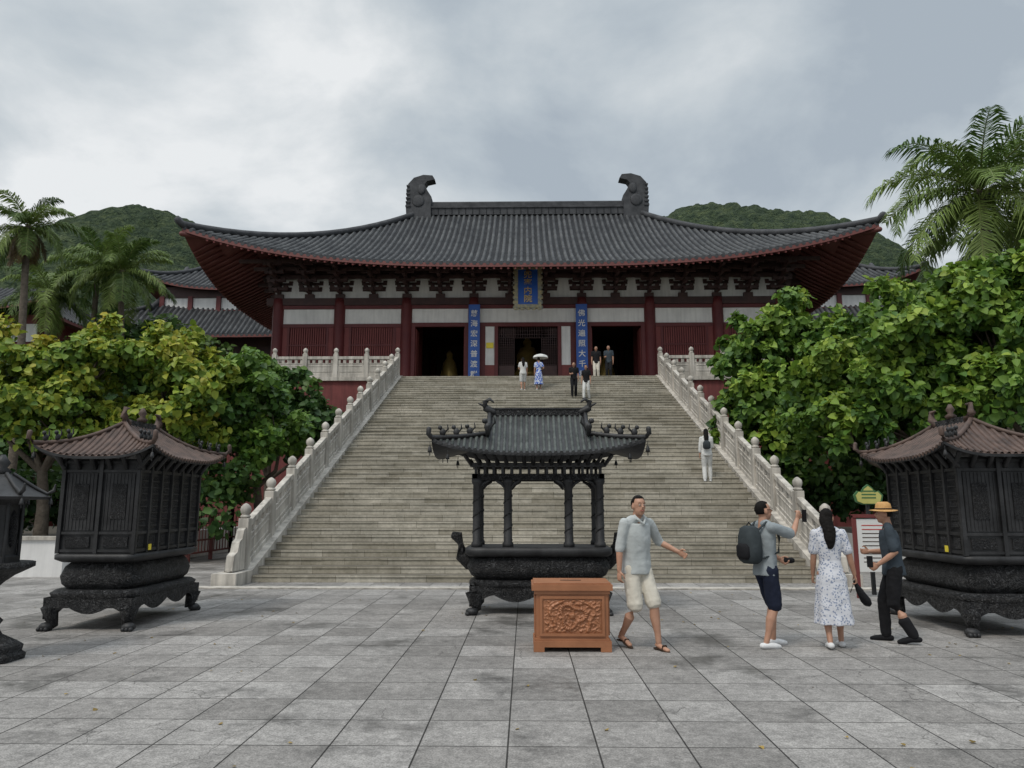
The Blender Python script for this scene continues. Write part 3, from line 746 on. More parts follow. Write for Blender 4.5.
# ---------------------------------------------------------------- iron censers
def relief_skirt(mb,hx,hy,z0,z1,mat,n=28):
    for sy in(-1,1):
        top=[(-hx+2*hx*i/n,sy*hy,z1) for i in range(n+1)]
        bot=[(-hx+2*hx*i/n,sy*(hy-.02),z0+(z1-z0)*(.05+.45*(1-abs(math.cos(i/n*math.pi*3)))) if 2<i<n-2 else z0-.05) for i in range(n+1)]
        mb.add(top+bot,[(i,i+1,n+2+i,n+1+i) for i in range(n)],mat)
    m=n//2
    for sx in(-1,1):
        top=[(sx*hx,-hy+2*hy*i/m,z1) for i in range(m+1)]
        bot=[(sx*(hx-.02),-hy+2*hy*i/m,z0+(z1-z0)*(.05+.45*(1-abs(math.cos(i/m*math.pi*2)))) if 1<i<m-1 else z0-.05) for i in range(m+1)]
        mb.add(top+bot,[(i,i+1,m+2+i,m+1+i) for i in range(m)],mat)
def leg(mb,x,y,sx,sy,h,k=1.0):
    mb.tube([(x-sx*.03,y-sy*.03,h),(x+sx*.04*k,y+sy*.04*k,h*.75),(x+sx*.01*k,y+sy*.01*k,h*.45),(x-sx*.01,y-sy*.01,h*.22),(x+sx*.04*k,y+sy*.04*k,.05)],[.12*k,.14*k,.10*k,.075*k,.085*k],'ironorn',10)
    mb.ell((x+sx*.06*k,y+sy*.06*k,.055),(.11*k,.11*k,.06),'iron',10)
    for a in(-.5,0,.5): mb.ell((x+sx*.13*k,y+sy*(.07+a*.12)*k,.03),(.04,.03,.03),'iron',8)
def bell(mb,x,y,z,s=1):
    mb.tube([(x,y,z),(x,y,z-.06*s)],.005,'iron',5); mb.lathe([(.035*s,z-.15*s),(.03*s,z-.12*s),(.022*s,z-.08*s),(.008*s,z-.055*s)],x,y,'iron',8)
    mb.tube([(x,y,z-.13*s),(x,y,z-.2*s)],.008*s,'iron',5)
def beast(mb,x,y,z,s,sx=1):
    mb.ell((x,y,z+.05*s),(.05*s,.03*s,.06*s),'iron',8); mb.ell((x+sx*.04*s,y,z+.12*s),(.035*s,.028*s,.035*s),'iron',8)
    mb.tube([(x-sx*.03*s,y,z+.05*s),(x-sx*.08*s,y,z+.1*s),(x-sx*.07*s,y,z+.17*s)],[.018*s,.014*s,.006*s],'iron',6)
M['ironpanel']=ornate('iron_panel',(.010,.010,.011),(.12,.12,.125),38,.5,.4)
def furnace(name,cx,cy,rot,tag=0):
    mb=MB(); mb.M=Matrix.Translation((cx,cy,0))@Matrix.Rotation(rot,4,'Z')
    hx,hy=.94,.53
    for sx in(-1,1):
        for sy in(-1,1): leg(mb,sx*(hx-.04),sy*(hy-.04),sx,sy,.34,.8)
    relief_skirt(mb,hx+.05,hy+.05,.2,.42,'ironorn')
    mb.rings([(0,0,.30,hx-.02,hy-.02),(0,0,.42,hx+.06,hy+.06),(0,0,.47,hx+.08,hy+.08),(0,0,.51,hx+.03,hy+.03)],'ironorn',32,e=7)
    mb.rings([(0,0,.51,hx-.08,hy-.08),(0,0,.58,hx-.02,hy-.02),(0,0,.68,hx+.0,hy+.0),(0,0,.80,hx-.04,hy-.04),(0,0,.86,hx-.10,hy-.10)],'ironorn',32,e=7)
    mb.rings([(0,0,.86,hx-.02,hy-.02),(0,0,.9,hx+.05,hy+.05),(0,0,.96,hx+.05,hy+.05),(0,0,.97,hx,hy)],'iron',32,e=9)
    zt=2.21
    mb.b(-hx+.04,hx-.04,-hy+.04,hy-.04,.97,zt,'iron')
    for sy in(-1,1):
        for x in np.linspace(-hx+.03,hx-.03,7): mb.b(x-.022,x+.022,*sorted((sy*(hy-.04),sy*(hy-.0))),.972,zt,'iron')
        for z in(.99,1.22,2.03,zt-.06): mb.b(-hx+.03,hx-.03,*sorted((sy*(hy-.035),sy*(hy-.012))),z,z+.04,'iron')
        for i in range(6):
            xc=-hx+.03+(2*hx-.06)*(i+.5)/6
            mb.b(xc-.09,xc+.09,*sorted((sy*(hy-.039),sy*(hy-.026))),1.30,1.98,'ironpanel')
            for t in range(8): mb.b(xc-.09,xc+.09,*sorted((sy*(hy-.027),sy*(hy-.018))),1.32+t*.085,1.335+t*.085,'iron')
            mb.b(xc-.07,xc+.07,*sorted((sy*(hy-.039),sy*(hy-.024))),1.05,1.19,'ironpanel')
    for sx in(-1,1):
        for y in (-hy+.03,0,hy-.03): mb.b(*sorted((sx*(hx-.04),sx*hx)),y-.024,y+.024,.972,zt,'iron')
        for z in(.99,1.22,2.03,zt-.06): mb.b(*sorted((sx*(hx-.035),sx*(hx-.012))),-hy+.03,hy-.03,z,z+.035,'iron')
        for q in(-1,1):
            yc=q*(hy*.5-.01)
            mb.b(*sorted((sx*(hx-.039),sx*(hx-.028))),yc-.2,yc+.2,1.27,2.02,'iron')
            mb.b(*sorted((sx*(hx-.039),sx*(hx-.016))),yc-.10,yc+.10,1.42,1.88,'ironpanel')
            mb.b(*sorted((sx*(hx-.039),sx*(hx-.02))),yc-.16,yc+.16,1.05,1.19,'ironpanel')
            for t in range(9): mb.b(*sorted((sx*(hx-.028),sx*(hx-.02))),yc-.19+t*.0475-.005,yc-.19+t*.0475+.005,1.28,2.01,'iron')
    for x in np.linspace(-hx,hx,9):
        for sy in(-1,1): mb.tube([(x,sy*(hy-.03),zt-.12),(x,sy*(hy+.1),zt+.05)],[.03,.035],'iron',6)
    for y in np.linspace(-hy,hy,6):
        for sx in(-1,1): mb.tube([(sx*(hx-.03),y,zt-.12),(sx*(hx+.1),y,zt+.05)],[.03,.035],'iron',6)
    wid,rz=roof(mb,0,0,zt+.02,hx+.24,hx*.5,hy+.26,.50,.16,a=.6,sp=.085,r=.026,mt='ironroof',mr='ironroof',thick=.035,mu='iron',hipr=.032,np_=12,backrolls=True,curl=.13)
    mb.b(-.48,.48,-.03,.03,zt+.48,zt+.59,'ironorn')
    for sx in(-1,1):
        mb.tube([(sx*.40,0,zt+.55),(sx*.50,0,zt+.63),(sx*.48,0,zt+.74),(sx*.38,0,zt+.75)],[.06,.055,.035,.012],'ironroof',8)
        for sy in(-1,1):
            for p in(.12,.25,.38): beast(mb,sx*wid(p),sy*(hy+.26)*(1-p),rz(p,1)+.04,.9,sx)
            bell(mb,sx*(hx+.23),sy*(hy+.25),zt+.12,.8)
    mb.lathe([(.05,zt+.59),(.08,zt+.63),(.03,zt+.67),(.06,zt+.72),(.02,zt+.80)],0,0,'ironroof',10)
    if tag: mb.b(-hx+.35,-hx+.42,tag*(hy+.005)-.004,tag*(hy+.005)+.004,1.0,1.08,'yellowtag')
    mb.obj(name)
furnace('incense_furnace',-5.82,10.75,R(90),-1)
furnace('incense_furnace.001',5.84,10.5,R(90),1)

def censer():
    mb=MB(); cx,cy=.02,11.75; mb.M=Matrix.Translation((cx,cy,0))
    hx,hy=1.05,.5
    for sx in(-1,1):
        for sy in(-1,1): leg(mb,sx*(hx-.12),sy*(hy-.07),sx,sy,.40,.9)
    relief_skirt(mb,hx-.02,hy-.02,.17,.42,'ironorn')
    mb.rings([(0,0,.34,hx-.1,hy-.1),(0,0,.42,hx,hy),(0,0,.47,hx,hy),(0,0,.5,hx-.08,hy-.08)],'ironorn',36,e=6)
    mb.rings([(0,0,.50,hx-.12,hy-.12),(0,0,.56,hx-.02,hy-.02),(0,0,.68,hx+.04,hy+.04),(0,0,.78,hx,hy),(0,0,.84,hx-.07,hy-.07)],'ironorn',36,e=5)
    mb.rings([(0,0,.84,hx,hy),(0,0,.88,hx+.06,hy+.06),(0,0,.96,hx+.06,hy+.06),(0,0,.98,hx+.02,hy+.02)],'iron',36,e=8)
    for sx in(-1,1):
        mb.tube([(sx*(hx-.02),0,.72),(sx*(hx+.12),0,.84),(sx*(hx+.15),0,1.0),(sx*(hx+.2),0,1.12),(sx*(hx+.28),0,1.14)],[.06,.055,.045,.04,.025],'ironorn',8,flatk=2.2)
    for x in(-.93,-.46,.46,.93):
        for y in(-.36,.36):
            if abs(x)<.6 and y>0: continue
            mb.lathe([(.085,.97),(.085,1.03),(.066,1.06),(.062,1.9),(.085,1.94),(.085,2.0)],x,y,'iron',12)
            pts=[(x+.063*math.cos(t*1.0),y+.063*math.sin(t*1.0),1.08+t*.035) for t in np.arange(0,22,.6)]
            mb.tube(pts,.012,'ironorn',5)
    for y in(-.36,.36):
        mb.b(-1.0,1.0,y-.04,y+.04,1.98,2.07,'ironorn')
        mb.b(-1.04,1.04,y-.06,y+.06,2.18,2.24,'iron')
        for x in np.linspace(-.95,.95,15): mb.b(x-.02,x+.02,y-.03,y+.03,2.07,2.18,'iron')
        for x0,x1 in((-.93,-.46),(-.46,.46),(.46,.93)):
            for xx,s_ in((x0,1),(x1,-1)):
                mb.tube([(xx+s_*.05,y,1.86),(xx+s_*.1,y,1.93),(xx+s_*.18,y,1.97)],[.02,.03,.02],'iron',6)
    for x in(-.97,.97): mb.b(x-.04,x+.04,-.4,.4,1.985,2.075,'iron'); mb.b(x-.05,x+.05,-.4,.4,2.182,2.242,'iron')
    for x in np.linspace(-1.1,1.1,16):
        for sy in(-1,1): mb.tube([(x*.92,sy*.38,2.2),(x,sy*.6,2.33)],[.03,.03],'iron',6)
    wid,rz=roof(mb,0,0,2.36,1.58,.76,.85,.66,.2,a=.7,pcut=.42,sp=.085,r=.027,mt='patina',mr='iron',mg='iron',thick=.04,mu='iron',hipr=.038,np_=12,backrolls=True,curl=.12)
    mb.b(-.78,.78,-.035,.035,3.01,3.11,'ironorn'); mb.b(-.80,.80,-.045,.045,3.11,3.13,'iron')
    for sx in(-1,1):
        mb.tube([(sx*.70,0,3.07),(sx*.82,0,3.13),(sx*.84,0,3.23),(sx*.76,0,3.28),(sx*.70,0,3.23)],[.06,.06,.045,.03,.012],'iron',8)
        mb.tube([(sx*.84,0,3.16),(sx*.94,0,3.21)],[.03,.01],'iron',6)
        for sy in(-1,1):
            for p in(.08,.18,.28): beast(mb,sx*wid(p),sy*.85*(1-p),rz(p,1)+.05,1.0,sx)
            beast(mb,sx*.76,sy*.85*.62,rz(.35,1)+.08,1.3,sx)
            bell(mb,sx*1.60,sy*.87,2.52,1.0); bell(mb,sx*1.34,sy*.84,2.4,.9)
    mb.obj('incense_burner')
censer()
def pagoda_burner():
    mb=MB(); x,y=-5.84,7.95
    mb.lathe([(.39,0),(.40,.06),(.36,.09),(.37,.15),(.28,.2),(.17,.26),(.12,.34)],x,y,'ironorn',8,False)
    mb.lathe([(.12,.34),(.16,.4),(.10,.46),(.09,.75),(.14,.8),(.22,.86),(.36,.93),(.40,.95),(.40,1.0),(.36,1.0)],x,y,'ironorn',16)
    mb.lathe([(.25,1.0),(.25,1.06),(.21,1.08),(.21,1.60),(.26,1.64),(.3,1.68)],x,y,'iron',6,False)
    for k in range(6):
        a=math.pi/3*(k+.5); mb.tube([(x+.23*math.cos(a),y+.23*math.sin(a),1.02),(x+.23*math.cos(a),y+.23*math.sin(a),1.64)],.022,'iron',6)
        a=math.pi/3*k; c,s=math.cos(a)*.19,math.sin(a)*.19; mb.ell((x+c,y+s,1.35),(.05,.05,.2),'ironpanel',8)
    mb.lathe([(.46,1.66),(.48,1.69),(.36,1.75),(.25,1.82),(.16,1.89),(.10,1.93)],x,y,'iron',6,False)
    for k in range(6):
        a=math.pi/3*(k+.5); mb.tube([(x+r_*math.cos(a),y+r_*math.sin(a),z) for r_,z in((.12,1.93),(.32,1.79),(.44,1.72),(.50,1.76),(.51,1.82))],[.022]*4+[.010],'iron',6)
        bell(mb,x+.48*math.cos(a),y+.48*math.sin(a),1.71,.7)
    mb.lathe([(.06,1.91),(.10,1.96),(.05,2.0),(.08,2.05),(.02,2.14)],x,y,'iron',8)
    mb.obj('candle_burner')
pagoda_burner()

# ---------------------------------------------------------------- donation box
M['copper']=pm('copper_wood',(.27,.11,.05),(.39,.165,.078),3,.45,.15,bscale=30,bdist=.004,metal=.1)
db=MB(); bx,by=.34,8.78; db.M=Matrix.Translation((bx,by,0))
db.b(-.40,.40,-.25,.25,.06,.66,'copper'); db.b(-.43,.43,-.28,.28,.055,.12,'copper'); db.b(-.415,.415,-.265,.265,.1201,.145,'copper')
db.b(-.42,.42,-.27,.27,.62,.661,'copper'); db.b(-.45,.45,-.30,.30,.661,.725,'copper'); db.b(-.43,.43,-.28,.28,.7251,.745,'copper')
for sx in(-1,1):
    for sy in(-1,1): db.b(*sorted((sx*.43,sx*.31)),*sorted((sy*.28,sy*.2)),.005,.055,'copper')
db.b(-.12,.12,-.02,.02,.746,.75,'dark')
for a,b_,z0,z1 in((-.36,.36,.57,.60),(-.36,.36,.17,.20),(-.36,-.33,.20,.57),(.33,.36,.20,.57)): db.b(a,b_,-.27,-.251,z0,z1,'copper')
for sx in(-1,1):
    for a,b_,z0,z1 in((-.2,.2,.57,.60),(-.2,.2,.17,.20),(-.2,-.17,.20,.57),(.17,.2,.20,.57)): db.b(*sorted((sx*.401,sx*.42)),a,b_,z0,z1,'copper')
nx,nz=180,100; vs=[];fs=[]
for j in range(nz+1):
    for i in range(nx+1):
        x=-.325+.65*i/nx; z=.203+.364*j/nz
        u=x/.325; w=(z-.385)/.182; e=min(1,(1-max(abs(u),abs(w)))*8)
        r_=math.hypot(u*1.6,w); th=math.atan2(w,u*1.6)
        s1=max(0,1-abs(r_-.62-.16*math.sin(3*th+1.0))/.12); s1=math.sqrt(s1)*(1+.25*math.sin(th*40))
        s2=max(0,1-r_/.2)**.5
        s3=max(0,noise.noise(Vector((x*34,z*34,1)))+.12)*1.6*(1-min(1,s1)*.8)
        s4=max(0,1-abs(r_-1.15-.12*math.sin(5*th))/.1)**.5*.7
        s5=max(0,math.sin(x*60+3*math.sin(z*40)))*.25*(1-min(1,s1))
        vs.append((x,-.252-.024*e*min(1.25,s1+s2*.9+s3*.6+s4+s5),z))
for j in range(nz):
    for i in range(nx): k=j*(nx+1)+i; fs.append((k,k+1,k+nx+2,k+nx+1))
db.add(vs,fs,'copper',True)
db.obj('donation_box',bevel=.006)

# ---------------------------------------------------------------- signs
sg=MB(); X,Y=6.12,13.9
sg.b(X-.03,X+.03,Y-.03,Y+.03,0,1.68,'iron')
M['lotus']=pm('yellow_lotus_sign',(.45,.42,.12),(.52,.5,.16),4,.5,.05); M['green']=flat('green_paint',(.05,.14,.05))
pts=[(-.24,0),(-.27,.12),(-.2,.2),(-.13,.18),(-.08,.26),(0,.32),(.08,.26),(.13,.18),(.2,.2),(.27,.12),(.24,0),(.12,-.05),(-.12,-.05)]
def plate(mb,pts,x,y,z,t,mat,s=1):
    k=len(pts); vs=[(x+u*s,y-t,z+w*s) for u,w in pts]+[(x+u*s,y,z+w*s) for u,w in pts]
    mb.add(vs,[tuple(range(k))[::-1],tuple(range(k,2*k))]+[(i,(i+1)%k,k+(i+1)%k,k+i) for i in range(k)],mat)
plate(sg,pts,X,Y-.03,1.66,.03,'green'); plate(sg,pts,X,Y-.065,1.67,.01,'lotus',.86)
for zz in(1.72,1.78,1.84): sg.b(X-.13,X+.13,Y-.078,Y-.0755,zz,zz+.025,'green')
sg.obj('lotus_sign')
nb=MB(); X,Y=5.95,13.4
M['white']=flat('white_board',(.72,.72,.70),.4); M['redp']=flat('red_print',(.5,.04,.03),.5)
for dx in(-.32,.32): nb.b(X+dx-.03,X+dx+.03,Y-.03,Y+.03,0,1.42,'redpanel')
nb.b(X-.29,X+.29,Y-.02,Y+.02,.45,1.36,'white')
for i in range(10): nb.b(X-.2,X+.2-.05*(i%3),Y-.024,Y-.0205,1.24-i*.07,1.255-i*.07,'redp' if i<2 else 'dark')
nb.b(X-.35,X+.35,Y-.04,Y+.04,1.38,1.44,'redpanel')
nb.obj('notice_board')
n=170; P=np.stack([np.random.uniform(-8,8,n),np.random.uniform(3.5,15.5,n),np.full(n,.012)],1)
leafmesh('fallen_leaves',P,np.random.randn(n,3)*.15+np.array([0,0,1]),np.random.randn(n,3),np.random.uniform(.02,.05,n),np.array([(.32,.22,.06)])*np.random.uniform(.4,1.3,(n,1)),'leaf')

# ---------------------------------------------------------------- people
def cloth(name,c,var=.85,rough=.85,spec=.2): return pm(name,tuple(k*var for k in c),c,6,rough,.5,bscale=18,bdist=.015,spec=spec)
M['skin']=pm('skin',(.36,.19,.125),(.44,.25,.17),8,.5,.05,spec=.35)
M['hair']=pm('black_hair',(.005,.0045,.004),(.012,.010,.009),30,.75,.5,bscale=90,bdist=.004,spec=.12)
M['linen']=cloth('linen_shirt',(.45,.475,.47)); M['cream']=cloth('cream_shorts',(.60,.56,.48))
M['navy']=cloth('navy_shorts',(.015,.02,.04),.6); M['greyshirt']=cloth('grey_shirt',(.26,.29,.305)); M['charcoal']=cloth('charcoal_shirt',(.05,.065,.08),.7)
M['black']=cloth('black_cloth',(.013,.013,.015),.7); M['shoew']=cloth('white_shoe',(.7,.7,.7),.9); M['whitec']=cloth('white_cloth',(.62,.62,.6),.88)
M['straw']=pm('straw_hat',(.42,.22,.07),(.55,.32,.12),25,.8,.6,bscale=80,bdist=.004); M['sandal']=cloth('sandal',(.05,.03,.02),.7)
M['bag']=cloth('grey_backpack',(.045,.055,.06),.6); M['lip']=flat('lip',(.3,.09,.07)); M['eyew']=flat('eye_white',(.6,.58,.55),.3); M['darkd']=flat('pupil',(.01,.008,.007),.2)
def floral(name,c1,c2,t=.72,sc=26):
    m,nt,b=newmat(name); tc=N(nt,'ShaderNodeTexCoord')
    v=N(nt,'ShaderNodeTexVoronoi'); v.inputs['Scale'].default_value=sc; nt.links.new(tc.outputs['Object'],v.inputs['Vector'])
    n=N(nt,'ShaderNodeTexNoise'); n.inputs['Scale'].default_value=sc*1.6; nt.links.new(tc.outputs['Object'],n.inputs['Vector'])
    a=N(nt,'ShaderNodeMath',operation='ADD'); nt.links.new(v.outputs['Distance'],a.inputs[0]); nt.links.new(n.outputs['Fac'],a.inputs[1])
    r=ramp(nt,[(t,c1),(t+.08,c2)]); nt.links.new(a.outputs[0],r.inputs['Fac']); nt.links.new(r.outputs['Color'],b.inputs['Base Color']); b.inputs['Roughness'].default_value=.85
    return m
M['floral']=floral('floral_dress',(.2,.24,.34),(.56,.57,.61),.80,34)
M['bluedress']=floral('blue_print_dress',(.03,.09,.42),(.5,.55,.65),.98,12)
def ik(a,c,l1,l2,pole):
    a=Vector(a);c=Vector(c); d=c-a; L=d.length
    if L>(l1+l2)*.995: c=a+d.normalized()*(l1+l2)*.995; d=c-a; L=d.length
    x=(l1*l1-l2*l2+L*L)/(2*L); h=math.sqrt(max(0,l1*l1-x*x)); u=d/L
    p=Vector(pole); p=p-u*p.dot(u); p.normalize()
    return a+u*x+p*h,c
def hand(mb,w,d,palm_n,side,curl=.5):
    w=Vector(w); d=Vector(d).normalized(); n=Vector(palm_n); n=(n-d*n.dot(d)).normalized(); t=d.cross(n)
    if t.dot(Vector(side))<0: t=-t
    mb.tube([w-d*.02,w+d*.02,w+d*.055,w+d*.085],[.022,.031,.039,.036],'skin',10,flatk=.42,up=n)
    for i,(o,L) in enumerate(((.028,.070),(.010,.080),(-.009,.074),(-.027,.058))):
        b=w+d*.082+t*o; c=curl*(1+.12*i); segs=[b-d*.012]; p=b; ang=c*.45
        segs.append(b)
        for f in (.45,.32,.23):
            dd=d*math.cos(ang)+n*math.sin(ang)+t*(o*1.5); p=p+dd.normalized()*L*f; segs.append(p); ang+=c*.8
        mb.tube(segs,[.0095,.0095,.009,.0082,.007],'skin',8)
    b=w+d*.025+t*.026; p1=b+(d*.55+t*.75+n*.25).normalized()*.036; p2=p1+(d*.9+t*.3+n*.4).normalized()*.028; p3=p2+(d*1+t*.0+n*.4).normalized()*.022
    mb.tube([b,p1,p2,p3],[.013,.011,.0098,.008],'skin',8)
def person(name,loc,yaw,s,rf,lf,rh,lh,top='linen',bottom='cream',kind='shorts',shoe='sandal',hair='short',lean=.02,head_yaw=0,head_pitch=0,female=False,hi=True,sleeve=.6,rpole=None,lpole=None,rhd=None,lhd=None,curl=.6,extra=None,toe_r=0,toe_l=0,loose=1.0):
    e=empty(name,loc); e.rotation_euler=(0,0,yaw); e.scale=(s,s,s)
    far=max(Vector((rf[0]-.09,rf[1])).length,Vector((lf[0]+.09,lf[1])).length)
    hipz=min(.91,.08+math.sqrt(max(.1,.845**2-far**2)))
    dz=hipz-.91
    def T(x,y,z): return Vector((x,y+lean*max(0,(z-.9))*2.0,z+dz))
    sw=.160 if female else .185
    sk=MB()
    sh={1:T(sw,0,1.41),-1:T(-sw,0,1.41)}
    joints={}
    for sd,f,ty in((1,rf,toe_r),(-1,lf,toe_l)):
        hip=Vector((.088*sd,0,hipz)); ank=Vector((f[0],f[1],f[2]+.085))
        kn,ank=ik(hip,ank,.435,.415,(0,1,.1)); joints[sd]=(hip,kn,ank)
        c=(kn.lerp(ank,.35))-Vector((0,.015,0))
        sk.tube([hip,hip.lerp(kn,.5),kn,c,kn.lerp(ank,.75),ank],[.082,.074,.054,.058,.037,.034],'skin',12)
        ft=Vector((math.sin(ty),math.cos(ty),0)); drop=f[2]
        sk.tube([ank+Vector((0,-.02,-.03)),ank+ft*.05+Vector((0,0,-.045)),ank+ft*.14+Vector((0,0,-.063-(drop*.6)))],[.034,.036,.03],'skin',10,flatk=.7)
    hc=T(0,.02+lean*.3,1.60)
    sk.tube([T(0,-.005,1.38),T(0,0,1.47),T(0,.012,1.54)],[.062,.055,.052],'skin',12)
    HR=Matrix.Rotation(head_yaw,3,'Z')@Matrix.Rotation(head_pitch,3,'X')
    def Hd(x,y,z): return hc+HR@Vector((x,y,z))
    sk.ell(hc+HR@Vector((0,-.005,.02)),(.075,.093,.097),'skin',16,HR)
    sk.ell(Hd(0,.018,-.035),(.061,.070,.078),'skin',14,HR)
    sk.ell(Hd(0,.045,-.080),(.032,.032,.028),'skin',10,HR)
    sk.tube([Hd(0,.085,.02),Hd(0,.104,-.012),Hd(0,.092,-.022)],[.008,.015,.013],'skin',8)
    for sx in(-1,1): sk.ell(Hd(sx*.076,-.005,-.005),(.012,.02,.032),'skin',8,HR)
    arms={}
    for sd,h,pole,hd in((1,rh,rpole,rhd),(-1,lh,lpole,lhd)):
        el,w=ik(sh[sd],Vector((h[0],h[1],h[2]+dz)),.285,.25,pole or (sd*.25,-1,-.1)); arms[sd]=(sh[sd],el,w)
        sk.tube([sh[sd],sh[sd].lerp(el,.5),el,el.lerp(w,.35),w],[.050,.045,.038,.038,.026],'skin',12)
        d=(w-el).normalized()
        hd2=Vector(hd) if hd else d
        hand(sk,w,hd2,Vector((-sd,0,.1)) if abs(hd2.x)<.7 else Vector((0,.1,-1)),Vector((0,1,.2)),curl)
    sk.obj('body_skin',e,remesh=.0065 if hi else .013,smooth_it=2)
    fc=MB()
    for sx in(-1,1):
        fc.ell(Hd(sx*.03,.083,.015),(.013,.006,.006),'eyew',8,HR); fc.ell(Hd(sx*.03,.088,.015),(.006,.004,.006),'darkd',8,HR)
        fc.tube([Hd(sx*.014,.090,.035),Hd(sx*.032,.089,.041),Hd(sx*.048,.078,.036)],.0035,'hair',6)
    fc.tube([Hd(-.023,.083,-.047),Hd(0,.092,-.050),Hd(.023,.083,-.047)],[.004,.006,.004],'lip',6)
    nn=24;vs=[];fs=[]
    for i in range(13):
        t=math.pi*i/12
        for k in range(nn):
            a=2*math.pi*k/nn; d=Vector((math.sin(t)*math.cos(a),math.sin(t)*math.sin(a),math.cos(t)))
            j=1+.03*math.sin(k*5.3+i*2.1)
            r_=Vector((d.x*.082*j,d.y*.100*j-.010,d.z*.104*j+.026))
            face=(d.y>.25 and d.z<.62) or (d.z<-.5) or (d.y>-.1 and d.z<.05)
            if face: r_=Vector((d.x*.055,d.y*.06-.01,d.z*.06+.01))
            vs.append(hc+HR@r_)
    for i in range(12):
        for k in range(nn): k2=(k+1)%nn; fs.append((i*nn+k,(i+1)*nn+k,(i+1)*nn+k2,i*nn+k2))
    fc.add(vs,fs,'hair',True)
    fc.obj('face_and_hair',e)
    if hair=='long':
        hb=MB(); hb.tube([Hd(0,-.05,.06),Hd(0,-.088,-.02),T(0,-.10,1.46),T(0,-.125,1.34),T(0,-.12,1.26)],[.07,.08,.08,.07,.045],'hair',14,flatk=.55,up=(0,1,0)); hb.obj('long_hair',e,remesh=.01,smooth_it=3,disp=.015,dscale=.03)
    tp=MB(); w=loose
    if kind=='dress':
        rr=[(.148,.10,1.41),(.158,.11,1.33),(.15,.115,1.25),(.128,.095,1.08),(.14,.115,1.0),(.18,.15,.85),(.205,.17,.6),(.225,.19,.40),(.24,.205,.30)]
        rr=rr[::-1]; pts=[(T(0,0,z).x,T(0,0,z).y,T(0,0,z).z,a,b_) for a,b_,z in rr]; amp=lambda cz: max(0,(1.0+dz-cz))*.09; n=48
    else:
        hem=.84 if loose>=1 else .90
        rr=[(.168*w,.128*w,hem),(.162*w,.122*w,.95),(.152*w,.113*w,1.08),(.165*w,.118*w,1.22),(.176,.118,1.32),(.16,.098,1.40)]
        pts=[(0,T(0,0,z).y,T(0,0,z).z,a,b_) for a,b_,z in rr]; amp=lambda cz: max(0,1.35+dz-cz)*.055; n=40
    vs=[];fs=[]
    for (cx,cy,cz,a,b_) in pts:
        fl=amp(cz)
        for k in range(n):
            an=2*math.pi*k/n; q=1+fl*(1.1*math.sin(an*(8 if kind=='dress' else 7)+cz*2.5)+.55*math.sin(an*4-cz*4)); vs.append((cx+a*q*math.cos(an),cy+b_*q*math.sin(an),cz))
    for i in range(len(pts)-1):
        for k in range(n): k2=(k+1)%n; fs.append((i*n+k,i*n+k2,(i+1)*n+k2,(i+1)*n+k))
    fs.append(tuple(range(n))[::-1]); fs.append(tuple((len(pts)-1)*n+k for k in range(n)))
    tp.add(vs,fs,top,True)
    tp.tube([T(-sw+.02,0,1.395),T(-.07,0,1.45),T(.07,0,1.45),T(sw-.02,0,1.395)],[.06,.055,.055,.06],top,12)
    for sd in(-1,1):
        a,el,wr=arms[sd]
        if sleeve<=1: end=a.lerp(el,sleeve); tp.tube([a,a.lerp(end,.5),end],[.062,.062,.068],top,14)
        else: end=el.lerp(wr,min(.95,sleeve-1)); tp.tube([a,a.lerp(el,.5),el,end],[.062,.060,.056,.054],top,14)
    if top=='linen':
        tp.tube([T(-.06,.03,1.50),T(-.05,.085,1.45),T(0,.12,1.40),T(.05,.085,1.45),T(.06,.03,1.50)],.017,top,8)
    tp.obj('dress' if kind=='dress' else 'shirt',e,remesh=.009 if hi else .016,smooth_it=2,disp=.018 if hi else .01,dscale=.12)
    if kind!='dress':
        bt=MB()
        bt.rings([(0,0,hipz-.09,.135,.11),(0,0,hipz-.02,.165,.122),(0,0,hipz+.08,.15,.11)],bottom,20,e=2.3)
        for sd in(-1,1):
            h,kn,an=joints[sd]
            if kind=='shorts': bt.tube([h,h.lerp(kn,.5),h.lerp(kn,.95)],[.096,.094,.092],bottom,14)
            else: bt.tube([h,h.lerp(kn,.5),kn,kn.lerp(an,.5),kn.lerp(an,.97)],[.096,.090,.076,.072,.066],bottom,14)
        bt.obj('shorts' if kind=='shorts' else 'trousers',e,remesh=.009 if hi else .016,smooth_it=2,disp=.016 if hi else .01,dscale=.1)
    so_=MB()
    for sd,ty,f in((1,toe_r,rf),(-1,toe_l,lf)):
        an=joints[sd][2]; ft=Vector((math.sin(ty),math.cos(ty),0)); z=f[2]
        q=[an+Vector((0,-.03,-.045))-ft*.02,an+ft*.04+Vector((0,0,-.047)),an+ft*.12+Vector((0,0,-.058-z*.5)),an+ft*.165+Vector((0,0,-.064-z*.7))]
        if shoe=='sandal':
            q=[p+Vector((0,0,-.022)) for p in q]; so_.tube(q,[.036,.038,.042,.03],shoe,12,flatk=.28)
            p=an+ft*.09+Vector((0,0,-.045-z*.4)); sdv=Vector((ft.y,-ft.x,0))
            so_.tube([p-sdv*.042-Vector((0,0,.02)),p-sdv*.025+Vector((0,0,.024)),p+sdv*.025+Vector((0,0,.024)),p+sdv*.042-Vector((0,0,.02))],.011,shoe,8)
        else:
            so_.tube(q,[.043,.047,.045,.034],shoe,12,flatk=.85)
    so_.obj('shoes',e,remesh=.008 if hi else .014,smooth_it=1)
    if extra:
        x=MB(); extra(x,T,Hd,arms,HR,hc); x.obj('accessories',e)
    return e

